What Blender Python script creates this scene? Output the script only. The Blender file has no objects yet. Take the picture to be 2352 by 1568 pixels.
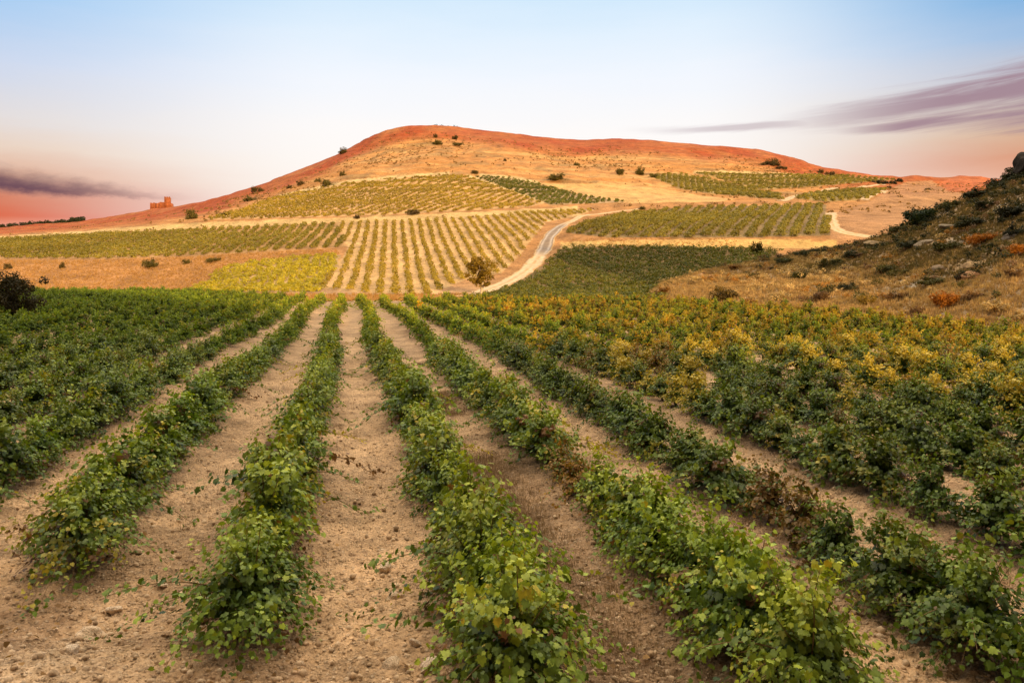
import bpy, math, random
import numpy as np

# ------------------------------------------------------------------ camera, sky, sun, exposure
SC = bpy.context.scene
COL = SC.collection
F = 1846.0            # focal length in traced-photo pixels (photo traced at 2352 x 1568)
UC, VH = 1176.0, 620.0
CAMH = 4.0
cam_d = bpy.data.cameras.new("camera")
cam_d.sensor_width = 36.0
cam_d.lens = F / 2352.0 * 36.0
cam_d.shift_y = -(784.0 - VH) / 2352.0
cam_d.clip_end = 8000.0
cam = bpy.data.objects.new("camera", cam_d)
COL.objects.link(cam)
cam.location = (0, 0, CAMH)
cam.rotation_euler = (math.radians(90), 0, 0)
SC.camera = cam
SC.view_settings.view_transform = 'Standard'
SC.view_settings.look = 'None'
SC.view_settings.exposure = 0.0
SC.view_settings.gamma = 1.0

SUN_EL, SUN_AZ = 12.0, 150.0        # degrees; azimuth clockwise from +Y (view direction)
sun_d = bpy.data.lights.new("sun", 'SUN')
sun_d.energy = 4.9
sun_d.angle = math.radians(0.9)
sun_d.color = (1.0, 0.66, 0.30)
sun = bpy.data.objects.new("sun", sun_d)
COL.objects.link(sun)
sun.rotation_euler = (math.radians(90 - SUN_EL), 0, math.radians(180 - SUN_AZ))
sun.location = (60, -90, 60)


def srgb(r, g, b):
    def f(c):
        c /= 255.0
        return c / 12.92 if c <= 0.04045 else ((c + 0.055) / 1.055) ** 2.4
    return (f(r), f(g), f(b), 1.0)


class NT:
    """tiny helper for building node trees"""
    def __init__(self, tree):
        self.t = tree

    def n(self, typ, **kw):
        nd = self.t.nodes.new(typ)
        for k, v in kw.items():
            setattr(nd, k, v)
        return nd

    def put(self, sock, val):
        if isinstance(val, bpy.types.NodeSocket):
            self.t.links.new(val, sock)
        elif val is not None:
            sock.default_value = val

    def math(self, op, a, b=None, c=None, clamp=False):
        nd = self.n('ShaderNodeMath', operation=op, use_clamp=clamp)
        self.put(nd.inputs[0], a)
        if b is not None:
            self.put(nd.inputs[1], b)
        if c is not None:
            self.put(nd.inputs[2], c)
        return nd.outputs[0]

    def smooth(self, x, a, b, lo=0.0, hi=1.0):
        nd = self.n('ShaderNodeMapRange', interpolation_type='SMOOTHSTEP')
        self.put(nd.inputs['Value'], x)
        for k, v in (('From Min', a), ('From Max', b), ('To Min', lo), ('To Max', hi)):
            self.put(nd.inputs[k], v)
        return nd.outputs[0]

    def mix(self, fac, a, b, blend='MIX'):
        nd = self.n('ShaderNodeMix', data_type='RGBA', blend_type=blend)
        self.put(nd.inputs[0], fac)
        self.put(nd.inputs[6], a)
        self.put(nd.inputs[7], b)
        return nd.outputs[2]

    def ramp(self, fac, stops, interp='LINEAR'):
        nd = self.n('ShaderNodeValToRGB')
        cr = nd.color_ramp
        cr.interpolation = interp
        while len(cr.elements) < len(stops):
            cr.elements.new(0.5)
        for e, (p, c) in zip(cr.elements, stops):
            e.position = p
            e.color = c
        self.put(nd.inputs[0], fac)
        return nd.outputs[0]

    def noise(self, vec, scale, detail=4.0, rough=0.55, dist=0.0):
        nd = self.n('ShaderNodeTexNoise')
        if vec is not None:
            self.put(nd.inputs['Vector'], vec)
        nd.inputs['Scale'].default_value = scale
        nd.inputs['Detail'].default_value = detail
        nd.inputs['Roughness'].default_value = rough
        nd.inputs['Distortion'].default_value = dist
        return nd.outputs['Fac']

    def xyz(self, x, y, z):
        nd = self.n('ShaderNodeCombineXYZ')
        for i, v in enumerate((x, y, z)):
            self.put(nd.inputs[i], v)
        return nd.outputs[0]


def build_world():
    w = bpy.data.worlds.new("World")
    SC.world = w
    w.use_nodes = True
    t = w.node_tree
    t.nodes.clear()
    b = NT(t)
    tc = b.n('ShaderNodeTexCoord')
    sep = b.n('ShaderNodeSeparateXYZ')
    t.links.new(tc.outputs['Generated'], sep.inputs[0])
    x, y, z = sep.outputs
    hor = b.math('SQRT', b.math('ADD', b.math('MULTIPLY', x, x), b.math('MULTIPLY', y, y)))
    T = b.math('DIVIDE', z, b.math('MAXIMUM', hor, 0.001))          # tangent of the elevation
    A = b.math('MULTIPLY', b.math('ARCTAN2', x, y), 180.0 / math.pi)  # azimuth in degrees
    # soft streaky distortion shared by all the layers
    vs = b.xyz(b.math('MULTIPLY', A, 0.05), b.math('MULTIPLY', T, 16.0), 0.0)
    n1 = b.noise(vs, 1.6, 5.0, 0.6)
    Td = b.math('ADD', T, b.math('MULTIPLY', b.math('SUBTRACT', n1, 0.5), 0.035))
    tt = b.math('MULTIPLY', Td, 2.5, clamp=True)                       # 0..0.4 -> 0..1

    def st(lst):
        return [(p * 2.5, srgb(*c)) for p, c in lst]
    mid = b.ramp(tt, st([(0.0, (254, 242, 232)), (0.10, (255, 247, 240)), (0.17, (253, 249, 247)), (0.235, (242, 246, 253)),
                         (0.29, (226, 240, 253)), (0.345, (206, 231, 251)), (0.42, (180, 214, 246))]))
    lef = b.ramp(tt, st([(0.035, (244, 168, 140)), (0.060, (218, 98, 62)), (0.080, (214, 122, 90)), (0.100, (224, 172, 144)),
                         (0.130, (232, 208, 190)), (0.16, (226, 219, 218)), (0.22, (204, 215, 236)), (0.29, (166, 203, 240)), (0.40, (140, 190, 238))]))
    rig = b.ramp(tt, st([(0.06, (240, 190, 168)), (0.095, (232, 174, 146)), (0.115, (219, 152, 118)), (0.14, (216, 178, 148)),
                         (0.17, (210, 192, 178)), (0.215, (194, 198, 212)), (0.25, (160, 190, 224)), (0.29, (128, 178, 224)), (0.40, (110, 165, 220))]))
    wl = b.smooth(A, -11.0, -35.0)
    wr = b.smooth(A, 12.0, 35.0)
    col = b.mix(wl, mid, lef)
    col = b.mix(wr, col, rig)
    # dark bar of cloud low on the left
    nb = b.noise(b.xyz(b.math('MULTIPLY', A, 0.22), b.math('MULTIPLY', T, 30.0), 3.0), 2.2, 6.0, 0.62)
    line = b.math('ADD', b.math('MULTIPLY', b.math('ADD', A, 32.5), -0.00095), 0.0928)
    dl = b.math('SUBTRACT', T, line)
    dl = b.math('ADD', dl, b.math('MULTIPLY', b.math('SUBTRACT', nb, 0.5), 0.022))
    wid = b.smooth(A, -34.0, -22.5, 0.0115, 0.0030)
    up = b.math('DIVIDE', dl, wid)
    m1 = b.math('MULTIPLY', b.smooth(up, 2.1, -0.5), b.smooth(up, -1.5, -0.3))
    m1 = b.math('MULTIPLY', m1, b.smooth(A, -20.5, -31.5))
    col = b.mix(b.math('MULTIPLY', m1, 0.86), col, srgb(68, 38, 74))
    # fan of mauve streaks on the right
    sl = b.math('SUBTRACT', T, b.math('MULTIPLY', A, 0.0016))
    ns = b.noise(b.xyz(b.math('MULTIPLY', A, 0.06), b.math('MULTIPLY', sl, 55.0), 7.4), 1.5, 6.0, 0.6, 0.5)
    wv = b.noise(b.xyz(b.math('MULTIPLY', A, 0.10), b.math('MULTIPLY', T, 8.0), 2.0), 1.4, 3.0, 0.5)
    Tw = b.math('ADD', T, b.math('MULTIPLY', b.math('SUBTRACT', wv, 0.5), 0.010))

    def band(a0, t0, h0, a1, t1, h1, fade):
        k = b.math('DIVIDE', b.math('SUBTRACT', A, a0), a1 - a0)
        tc_ = b.math('ADD', b.math('MULTIPLY', k, t1 - t0), t0)
        hw = b.math('MAXIMUM', b.math('ADD', b.math('MULTIPLY', k, h1 - h0), h0), 0.0008)
        r = b.math('DIVIDE', b.math('ABSOLUTE', b.math('SUBTRACT', Tw, tc_)), hw)
        r = b.math('ADD', r, b.math('MULTIPLY', b.math('SUBTRACT', ns, 0.5), 3.4))
        return b.math('MULTIPLY', b.smooth(r, 1.6, 0.15), b.smooth(A, a0, a0 + fade))
    m2 = b.math('MAXIMUM', band(15.5, 0.1660, 0.0040, 32.5, 0.1925, 0.0285, 14.0), b.math('MULTIPLY', band(20.5, 0.160, 0.0020, 32.5, 0.1640, 0.0140, 6.0), 1.0))
    m2 = b.math('MAXIMUM', m2, b.math('MULTIPLY', band(7.0, 0.1720, 0.0045, 24.0, 0.1690, 0.0045, 8.0), b.smooth(A, 24.0, 17.0, 0.0, 0.5)))
    m2 = b.math('MULTIPLY', m2, b.smooth(A, 80.0, 55.0))
    col = b.mix(b.math('MULTIPLY', m2, 0.9), col, srgb(160, 128, 142))
    # the sky well above the picture is brightened as added fill for the shaded field
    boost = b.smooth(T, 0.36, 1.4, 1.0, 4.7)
    boost = b.math('MULTIPLY', boost, b.smooth(y, -0.50, 0.40, 0.06, 1.0))      # rear sky dimmed to deepen contrast on sides facing the camera
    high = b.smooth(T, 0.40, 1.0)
    col = b.mix(high, col, (0.98, 0.81, 0.60, 1.0))
    bg = b.n('ShaderNodeBackground')
    t.links.new(col, bg.inputs['Color'])
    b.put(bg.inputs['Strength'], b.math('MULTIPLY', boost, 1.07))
    sky = b.n('ShaderNodeTexSky', sky_type='NISHITA')
    sky.sun_disc = False
    sky.sun_elevation = math.radians(SUN_EL)
    sky.sun_rotation = math.radians(SUN_AZ)
    sky.altitude = 400
    sky.dust_density = 2.0
    bg2 = b.n('ShaderNodeBackground')
    t.links.new(sky.outputs[0], bg2.inputs['Color'])
    bg2.inputs['Strength'].default_value = 0.05
    # mostly the sunset-coloured cloud veil with some of the clear sky behind it
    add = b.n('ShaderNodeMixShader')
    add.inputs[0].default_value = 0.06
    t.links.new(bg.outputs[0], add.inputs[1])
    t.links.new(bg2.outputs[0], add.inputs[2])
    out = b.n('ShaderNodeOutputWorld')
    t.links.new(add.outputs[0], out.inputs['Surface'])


build_world()

# ------------------------------------------------------------------ numpy helpers
RNG = np.random.default_rng(11)
_lat = np.random.default_rng(5).random((256, 256))


def vnoise(x, y, seed=0):
    x = np.asarray(x, float) + seed * 17.31
    y = np.asarray(y, float) + seed * 9.77
    xi, yi = np.floor(x).astype(int), np.floor(y).astype(int)
    fx, fy = x - xi, y - yi
    fx = fx * fx * (3 - 2 * fx)
    fy = fy * fy * (3 - 2 * fy)
    a = _lat[xi & 255, yi & 255]
    b = _lat[(xi + 1) & 255, yi & 255]
    c = _lat[xi & 255, (yi + 1) & 255]
    d = _lat[(xi + 1) & 255, (yi + 1) & 255]
    return (a * (1 - fx) + b * fx) * (1 - fy) + (c * (1 - fx) + d * fx) * fy


def fbm(x, y, octs=4, seed=0, rough=0.5):
    s, a, t = 0.0, 1.0, 0.0
    for k in range(octs):
        s = s + a * vnoise(np.asarray(x) * 2 ** k, np.asarray(y) * 2 ** k, seed + k * 3)
        t += a
        a *= rough
    return s / t            # 0..1


def sstep(x, a, b):
    t = np.clip((x - a) / (b - a), 0, 1)
    return t * t * (3 - 2 * t)


def inpoly(u, v, poly):
    u = np.asarray(u, float)
    v = np.asarray(v, float)
    ins = np.zeros(u.shape, bool)
    n = len(poly)
    for i in range(n):
        x1, y1 = poly[i]
        x2, y2 = poly[(i + 1) % n]
        if y1 == y2:
            continue
        c = ((y1 > v) != (y2 > v)) & (u < (x2 - x1) * (v - y1) / (y2 - y1) + x1)
        ins ^= c
    return ins


def make_mesh(name, verts, faces, col=None, smooth=False):
    """faces: list of int arrays (n, k)"""
    me = bpy.data.meshes.new(name)
    verts = np.asarray(verts, np.float32)
    if not isinstance(faces, list):
        faces = [faces]
    faces = [np.asarray(f, np.int32) for f in faces if len(f)]
    me.vertices.add(len(verts))
    me.vertices.foreach_set('co', verts.ravel())
    tot = sum(f.size for f in faces)
    npoly = sum(len(f) for f in faces)
    me.loops.add(tot)
    me.loops.foreach_set('vertex_index', np.concatenate([f.ravel() for f in faces]))
    sizes = np.concatenate([np.full(len(f), f.shape[1], np.int32) for f in faces])
    starts = np.concatenate([[0], np.cumsum(sizes)[:-1]]).astype(np.int32)
    me.polygons.add(npoly)
    me.polygons.foreach_set('loop_start', starts)
    me.polygons.foreach_set('loop_total', sizes)
    if smooth:
        me.polygons.foreach_set('use_smooth', np.ones(npoly, bool))
    if col is not None:
        at = me.color_attributes.new('tint', 'FLOAT_COLOR', 'POINT')
        c = np.ones((len(verts), 4), np.float32)
        c[:, :3] = col
        at.data.foreach_set('color', c.ravel())
    me.update(calc_edges=True)
    return me


def link(name, me, mat, parent=None):
    o = bpy.data.objects.new(name, me)
    COL.objects.link(o)
    if mat is not None:
        me.materials.append(mat)
    if parent is not None:
        o.parent = parent
    return o


def tag(o, label, cat=None, group=None, kind=None):
    o['label'] = label
    if cat:
        o['category'] = cat
    if group:
        o['group'] = group
    if kind:
        o['kind'] = kind
    return o


def empty(name, loc, rz=0.0):
    o = bpy.data.objects.new(name, None)
    COL.objects.link(o)
    o.empty_display_size = 0.3
    o.location = loc
    o.rotation_euler = (0, 0, rz)
    return o


class MB:
    """collects pieces of one mesh"""
    def __init__(self):
        self.v, self.f, self.c, self.n = [], {}, [], 0

    def add(self, v, f, c=(1, 1, 1)):
        v = np.asarray(v, float)
        f = np.asarray(f, np.int64)
        self.v.append(v)
        self.f.setdefault(f.shape[1], []).append(f + self.n)
        cc = np.empty((len(v), 3))
        cc[:] = c
        self.c.append(cc)
        self.n += len(v)

    def tube(self, pts, rad, sides=7, c=(1, 1, 1), cap=True):
        pts = np.asarray(pts, float)
        rad = np.broadcast_to(np.asarray(rad, float), (len(pts),))
        tan = np.gradient(pts, axis=0)
        tan /= np.linalg.norm(tan, axis=1)[:, None] + 1e-9
        ref = np.array([0.31, 0.95, 0.05])
        s = np.cross(tan, ref)
        s /= np.linalg.norm(s, axis=1)[:, None] + 1e-9
        w = np.cross(s, tan)
        a = np.linspace(0, 2 * math.pi, sides, endpoint=False)
        v = pts[:, None, :] + rad[:, None, None] * (np.cos(a)[None, :, None] * s[:, None, :] + np.sin(a)[None, :, None] * w[:, None, :])
        m = len(pts)
        i, j = np.meshgrid(np.arange(m - 1), np.arange(sides), indexing='ij')
        j2 = (j + 1) % sides
        f = np.stack([i * sides + j, i * sides + j2, (i + 1) * sides + j2, (i + 1) * sides + j], -1).reshape(-1, 4)
        self.add(v.reshape(-1, 3), f, c)
        if cap:
            base = self.n - m * sides
            self.f.setdefault(sides, []).append(np.array([base + (m - 1) * sides + np.arange(sides)]))

    def box(self, lo, hi, c=(1, 1, 1)):
        x0, y0, z0 = lo
        x1, y1, z1 = hi
        v = [(x0, y0, z0), (x1, y0, z0), (x1, y1, z0), (x0, y1, z0), (x0, y0, z1), (x1, y0, z1), (x1, y1, z1), (x0, y1, z1)]
        f = [(0, 3, 2, 1), (4, 5, 6, 7), (0, 1, 5, 4), (1, 2, 6, 5), (2, 3, 7, 6), (3, 0, 4, 7)]
        self.add(v, f, c)

    def mesh(self, name, smooth=False):
        return make_mesh(name, np.concatenate(self.v), [np.concatenate(x) for x in self.f.values()], np.concatenate(self.c), smooth)


# ------------------------------------------------------------------ terrain profile traced from the photograph
U = np.array([-300, 0, 200, 400, 600, 800, 1000, 1200, 1400, 1600, 1800, 2000, 2200, 2700], float)
K = [  # (rows in the photograph, distances in metres) from the near field's end up to the hill's middle
    ([672, 672, 671, 671, 680, 689, 687, 690, 694, 698, 705, 715, 730, 765], None),
    ([598, 598, 597, 592, 582, 572, 575, 572, 563, 567, 569, 572, 572, 572], [175, 175, 175, 175, 174, 181, 179, 178, 175, 175, 175, 175, 175, 175]),
    ([594, 593, 592, 587, 575, 566, 566, 552, 547, 546, 546, 547, 548, 548], [178, 178, 178, 178, 178, 185, 184, 184, 180, 180, 180, 180, 180, 180]),
    ([552, 546, 537, 526, 518, 510, 504, 490, 484, 478, 471, 470, 470, 470], [260, 250, 245, 238, 232, 226, 226, 236, 245, 248, 250, 250, 250, 250]),
    ([546, 540, 528, 512, 504, 497, 489, 479, 469, 466, 461, 457, 456, 456], [275, 262, 256, 245, 240, 234, 235, 246, 256, 258, 262, 262, 262, 262]),
    ([540, 535, 522, 494, 456, 417, 403, 410, 421, 432, 440, 436, 440, 440], [420, 400, 370, 330, 325, 325, 330, 335, 340, 340, 330, 330, 330, 330]),
    ([536, 531, 516, 488, 440, 378, 340, 355, 366, 372, 395, 420, 425, 428], [560, 520, 480, 430, 410, 410, 420, 420, 430, 430, 420, 420, 450, 450]),
]
CU = np.array([-300, 0, 190, 350, 410, 470, 550, 620, 700, 750, 800, 835, 870, 895, 920, 950, 1000, 1060, 1150, 1200, 1250, 1290, 1330, 1370, 1400, 1415, 1490, 1560,
               1620, 1700, 1740, 1800, 1835, 1870, 1900, 2000, 2070, 2100, 2140, 2165, 2200, 2262, 2275, 2300, 2400, 2700], float)
CV = np.array([534, 527, 512, 485, 477, 467, 442, 421, 391, 371, 346, 327, 312, 303, 297.5, 295.5, 295.5, 301, 311, 317, 326, 329.5, 331, 330, 328, 326, 326, 336,
               341, 348, 350, 363, 371, 386, 394, 407, 414, 411, 412, 416, 410, 412, 419, 420, 421, 425], float)
CDU = np.array([-300, 0, 200, 400, 600, 800, 1000, 1600, 1800, 2000, 2200, 2700], float)
CDD = np.array([750, 690, 620, 560, 500, 520, 560, 560, 540, 520, 560, 560], float)


def pchip_eval(xk, yk, x):
    """monotone cubic through (xk, yk), evaluated at the ascending array x"""
    h = np.diff(xk)
    d = np.diff(yk) / h
    m = np.zeros(len(xk))
    for i in range(1, len(xk) - 1):
        if d[i - 1] * d[i] > 0:
            w1, w2 = 2 * h[i] + h[i - 1], h[i] + 2 * h[i - 1]
            m[i] = (w1 + w2) / (w1 / d[i - 1] + w2 / d[i])
    m[0], m[-1] = d[0], d[-1]
    i = np.clip(np.searchsorted(xk, x) - 1, 0, len(xk) - 2)
    t = (x - xk[i]) / h[i]
    h00 = (1 + 2 * t) * (1 - t) ** 2
    h10 = t * (1 - t) ** 2
    h01 = t * t * (3 - 2 * t)
    h11 = t * t * (t - 1)
    return h00 * yk[i] + h10 * h[i] * m[i] + h01 * yk[i + 1] + h11 * h[i] * m[i + 1]


GU = np.arange(-300, 2701, 5.0)
GD = np.concatenate([np.arange(0, 620, 1.0), np.linspace(620, 3000, 60)])
GZ = np.zeros((len(GU), len(GD)))
lev_v = [np.interp(GU, U, np.array(v, float)) for v, _ in K]
lev_d = [CAMH * F / (lev_v[0] - VH)] + [np.interp(GU, U, np.array(d, float)) for _, d in K[1:]]
ker = np.hanning(25)
ker /= ker.sum()
for arr in (lev_v, lev_d):
    for i in range(len(arr)):
        arr[i] = np.convolve(np.pad(arr[i], 12, mode='edge'), ker, mode='valid')
lev_d[0] = CAMH * F / (lev_v[0] - VH)
cv = np.interp(GU, CU, CV)
k5 = np.hanning(7)[1:-1]
k5 /= k5.sum()
cv = np.convolve(np.pad(cv, 2, mode='edge'), k5, mode='valid')
cv = cv + (fbm(GU * 0.05, GU * 0, 3, 2) - 0.5) * 3.0
cd = np.interp(GU, CDU, CDD)
for i in range(len(GU)):
    ds = [-100.0, lev_d[0][i] - 25.0] + [d[i] for d in lev_d] + [cd[i]]
    vv = [v[i] for v in lev_v] + [min(cv[i], lev_v[-1][i] - 2.0)]
    zs = [0.0, 0.0] + [CAMH + (VH - v) / F * d for v, d in zip(vv, ds[2:])]
    zs[2] = 0.0
    zc = zs[-1]
    ds += [cd[i] + 50, cd[i] + 220, 3100.0]
    zs += [zc - 7, zc * 0.55 - 5, 5.0]
    GZ[i] = pchip_eval(np.array(ds), np.array(zs), GD)


def base_z(x, y):
    x = np.asarray(x, float)
    y = np.asarray(y, float)
    yy = np.maximum(y, 8.0)
    u = np.clip(UC + F * x / yy, -300, 2699.9)
    d = np.clip(y, 0, 2999.0)
    iu = np.clip((u + 300) / 5.0, 0, len(GU) - 1.001)
    i0 = iu.astype(int)
    fu = iu - i0
    j0 = np.clip(np.searchsorted(GD, d, side='right') - 1, 0, len(GD) - 2)
    fd = (d - GD[j0]) / (GD[j0 + 1] - GD[j0])
    return (GZ[i0, j0] * (1 - fu) + GZ[i0 + 1, j0] * fu) * (1 - fd) + (GZ[i0, j0 + 1] * (1 - fu) + GZ[i0 + 1, j0 + 1] * fu) * fd


def ground_z(x, y):
    """terrain height with its small relief"""
    x = np.asarray(x, float)
    y = np.asarray(y, float)
    z = base_z(x, y)
    far = sstep(y, 130, 260)
    z = z + far * (fbm(x * 0.03, y * 0.03, 4, 4) - 0.5) * 2.6
    hillz = sstep(y, 262, 330) * sstep(z, 20, 34)
    ph_ = z / 3.6 + 1.5 * fbm(x * 0.012, y * 0.012, 3, 9)
    z = z + hillz * 0.58 * np.sin(2 * np.pi * ph_) * sstep(fbm(x * 0.02, z * 0.08, 2, 14), 0.30, 0.55)
    uu = UC + F * x / np.maximum(y, 8.0)
    z = z + hillz * (np.abs(fbm(x * 0.045, y * 0.012, 4, 19) - 0.5) * 5.0 - 0.6) * (1 - sstep(y, 430, 500)) * sstep(uu, 350, 650)
    near = 1 - sstep(y, 60, 110)
    z = z + near * (fbm(x * 0.35, y * 0.35, 3, 8) - 0.5) * 0.16
    # the bank the photograph was taken from, and the low verge in the corner
    z = z + 2.3 * (1 - sstep(y + 0.25 * np.abs(x) * (x < 0), 1.5, 6.3)) * (y < 8)
    z = z + 0.34 * np.exp(-(((x + 4.6) / 1.25) ** 2 + ((y - 7.4) / 0.9) ** 2))
    return z


def proj(x, y, z):
    y = np.maximum(np.asarray(y, float), 0.5)
    return UC + F * np.asarray(x) / y, VH - F * (np.asarray(z) - CAMH) / y


def unproj(u, v, dmin=5.0):
    """first point of the terrain along the sight line through a traced pixel"""
    d = np.concatenate([np.arange(dmin, 120, 0.25), np.arange(120, 900, 0.5)])
    x = (u - UC) / F * d
    z = base_z(x, d)
    vv = VH - F * (z - CAMH) / d
    ok = np.nonzero(vv <= v)[0]
    i = ok[0] if len(ok) else int(np.argmin(vv))
    return float(x[i]), float(d[i]), float(ground_z(x[i], d[i]))


# zones of the setting, traced on the photograph
P_CENTRE = [(735, 662), (800, 572), (770, 512), (850, 510), (1000, 504), (1100, 498), (1200, 489), (1370, 480), (1330, 496), (1255, 510), (1225, 545), (1195, 585), (1150, 628), (1075, 640), (1010, 668), (1000, 678), (870, 676)]
P_LEFT = [(-260, 552), (0, 549), (200, 540), (400, 529), (600, 521), (775, 513), (798, 566), (740, 570), (600, 578), (400, 590), (200, 595), (0, 594), (-260, 596)]
P_YEL = [(505, 622), (560, 604), (690, 592), (782, 585), (775, 612), (735, 655), (730, 670), (560, 672), (440, 672), (470, 650)]
P_UPPER = [(470, 505), (560, 480), (640, 452), (800, 421), (930, 409), (1030, 402), (1075, 405), (1250, 468), (1210, 476), (1000, 488), (850, 495)]
P_UPR = [(1085, 405), (1160, 408), (1230, 421), (1320, 446), (1440, 464), (1350, 468), (1262, 470)]
P_WHEAT = [(1225, 420), (1420, 423), (1540, 436), (1600, 448), (1690, 458), (1640, 464), (1450, 467), (1330, 446)]
P_G1 = [(1490, 402), (1560, 398), (1640, 412), (1790, 448), (1795, 458), (1640, 446), (1560, 434)]
P_G2 = [(1590, 396), (1800, 400), (1940, 403), (2060, 413), (1990, 418), (1860, 430), (1740, 436), (1660, 414)]
P_G3 = [(1825, 456), (1875, 441), (1960, 434), (2035, 434), (1990, 458), (1900, 464)]
P_BIG = [(1305, 535), (1340, 515), (1430, 492), (1560, 477), (1760, 472), (1895, 470), (1907, 541), (1700, 546), (1400, 546)]
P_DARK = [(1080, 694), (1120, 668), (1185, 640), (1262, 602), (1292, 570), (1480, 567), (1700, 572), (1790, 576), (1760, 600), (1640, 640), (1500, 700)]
P_BROWN = [(1905, 560), (1915, 490), (2000, 462), (2050, 432), (2080, 418), (2140, 415), (2180, 440), (2280, 450), (2350, 450), (2350, 575)]
P_REDHILL = [(2150, 425), (2190, 405), (2300, 405), (2300, 450), (2230, 450)]
ROAD = [(1050, 684), (1110, 670), (1172, 646), (1215, 617), (1240, 588), (1256, 558), (1266, 538), (1288, 519), (1338, 499), (1400, 487), (1480, 478)]

SOIL = np.array((0.48, 0.318, 0.182))


def terrain_colour(x, y, z):
    u, v = proj(x, y, z)
    n = len(x)
    c = np.empty((n, 3))
    c[:] = SOIL
    nb = fbm(x * 0.05, y * 0.05, 4, 21)
    # hill: tan grass with pale ledges following the height, reddish grading painted in towards the crest
    tan = np.array((0.50, 0.245, 0.085))
    ledge = fbm(x * 0.012, z * 0.55 + nb * 2.0, 3, 31)
    hill = tan * (0.80 + 0.40 * nb)[:, None]
    hill = hill + sstep(ledge, 0.53, 0.63)[:, None] * (np.array((0.60, 0.36, 0.145)) - hill) * 0.7
    dk = sstep(fbm(x * 0.10, y * 0.10, 4, 37), 0.58, 0.72)[:, None] * 0.55
    hill = hill + dk * (np.array((0.24, 0.17, 0.08)) - hill)
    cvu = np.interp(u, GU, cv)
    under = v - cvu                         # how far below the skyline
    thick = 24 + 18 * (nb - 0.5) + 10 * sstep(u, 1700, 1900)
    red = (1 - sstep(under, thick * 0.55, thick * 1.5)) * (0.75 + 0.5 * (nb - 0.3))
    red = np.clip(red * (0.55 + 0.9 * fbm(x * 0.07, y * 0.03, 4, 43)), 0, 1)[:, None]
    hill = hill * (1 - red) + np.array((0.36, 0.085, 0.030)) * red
    f = sstep(y, 108, 150)[:, None]
    dry = np.array((0.45, 0.235, 0.095)) * (0.75 + 0.5 * fbm(x * 0.2, y * 0.2, 4, 23))[:, None]
    tv = np.interp(u, GU, lev_v[4])
    low = sstep(v, tv - 6, tv + 2)[:, None]
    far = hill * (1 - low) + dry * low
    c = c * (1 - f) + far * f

    def zone(poly, col, amt=0.9, var=0.2, seed=50):
        m = inpoly(u, v, poly) & (y > 60)
        k = (1 - var + 2 * var * fbm(x * 0.15, y * 0.15, 3, seed))[:, None]
        c[m] = c[m] * (1 - amt) + (np.array(col) * k)[m] * amt
    zone(P_CENTRE, (0.60, 0.395, 0.185), 1.0)
    zone(P_LEFT, (0.44, 0.27, 0.12), 0.9)
    zone(P_YEL, (0.46, 0.33, 0.15), 0.9)
    zone(P_UPPER, (0.58, 0.37, 0.17), 0.95)
    zone(P_UPR, (0.46, 0.34, 0.2), 0.8)
    zone(P_WHEAT, (0.62, 0.39, 0.16), 1.0, 0.08)
    for q in (P_G1, P_G2, P_G3):
        zone(q, (0.36, 0.27, 0.11), 0.85)
    zone(P_BIG, (0.27, 0.20, 0.10), 0.9)
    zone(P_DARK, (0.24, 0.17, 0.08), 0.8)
    zone(P_BROWN, (0.42, 0.235, 0.12), 0.8, 0.3)
    zone(P_REDHILL, (0.50, 0.16, 0.07), 0.8, 0.3)
    # pale cut banks between the terraces
    b2, b3 = np.interp(u, GU, lev_v[3]), np.interp(u, GU, lev_v[4])
    jag = (fbm(x * 0.25, y * 0.25, 3, 61) - 0.5) * 6
    bank = (v < b2 + 1 + jag * 0.4) & (v > b3 + 2 + jag) & (y > 200) & (u < 1330)
    c[bank] = np.array((0.62, 0.43, 0.19)) * (0.8 + 0.4 * nb)[bank][:, None]
    b0, b1 = np.interp(u, GU, lev_v[1]), np.interp(u, GU, lev_v[2])
    bank = (v < b0 + 2) & (v > b1 + 5 + jag) & (y > 150) & (y < 200) & (u > 1285) & (u < 1925)
    c[bank] = np.array((0.64, 0.43, 0.17)) * (0.8 + 0.4 * nb)[bank][:, None]
    # thin pale ledge along the top of the upper vineyard
    for pl in ([(640, 450), (800, 417), (930, 405), (1035, 398)], [(1590, 396), (1700, 396), (1860, 404)], [(1070, 402), (1160, 432), (1255, 466)], [(1100, 402), (1180, 408), (1240, 420)]):
        pu, pv = np.array(pl, float).T
        m = (np.abs(v - np.interp(u, pu, pv)) < 3.2 + jag * 0.25) & (u > pu[0]) & (u < pu[-1]) & (y > 200)
        c[m] = np.array((0.64, 0.46, 0.22))
    # orange dry margin at the end of the near rows
    m = (y > 98) & (v > 676) & (v < 690) & (u > 520) & (u < 1010)
    c[m] = np.array((0.46, 0.26, 0.10)) * (0.8 + 0.4 * nb)[m][:, None]
    return c


# ------------------------------------------------------------------ materials
def base_mat(name):
    m = bpy.data.materials.new(name)
    m.use_nodes = True
    t = m.node_tree
    t.nodes.clear()
    b = NT(t)
    out = b.n('ShaderNodeOutputMaterial')
    return m, t, b, out


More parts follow.
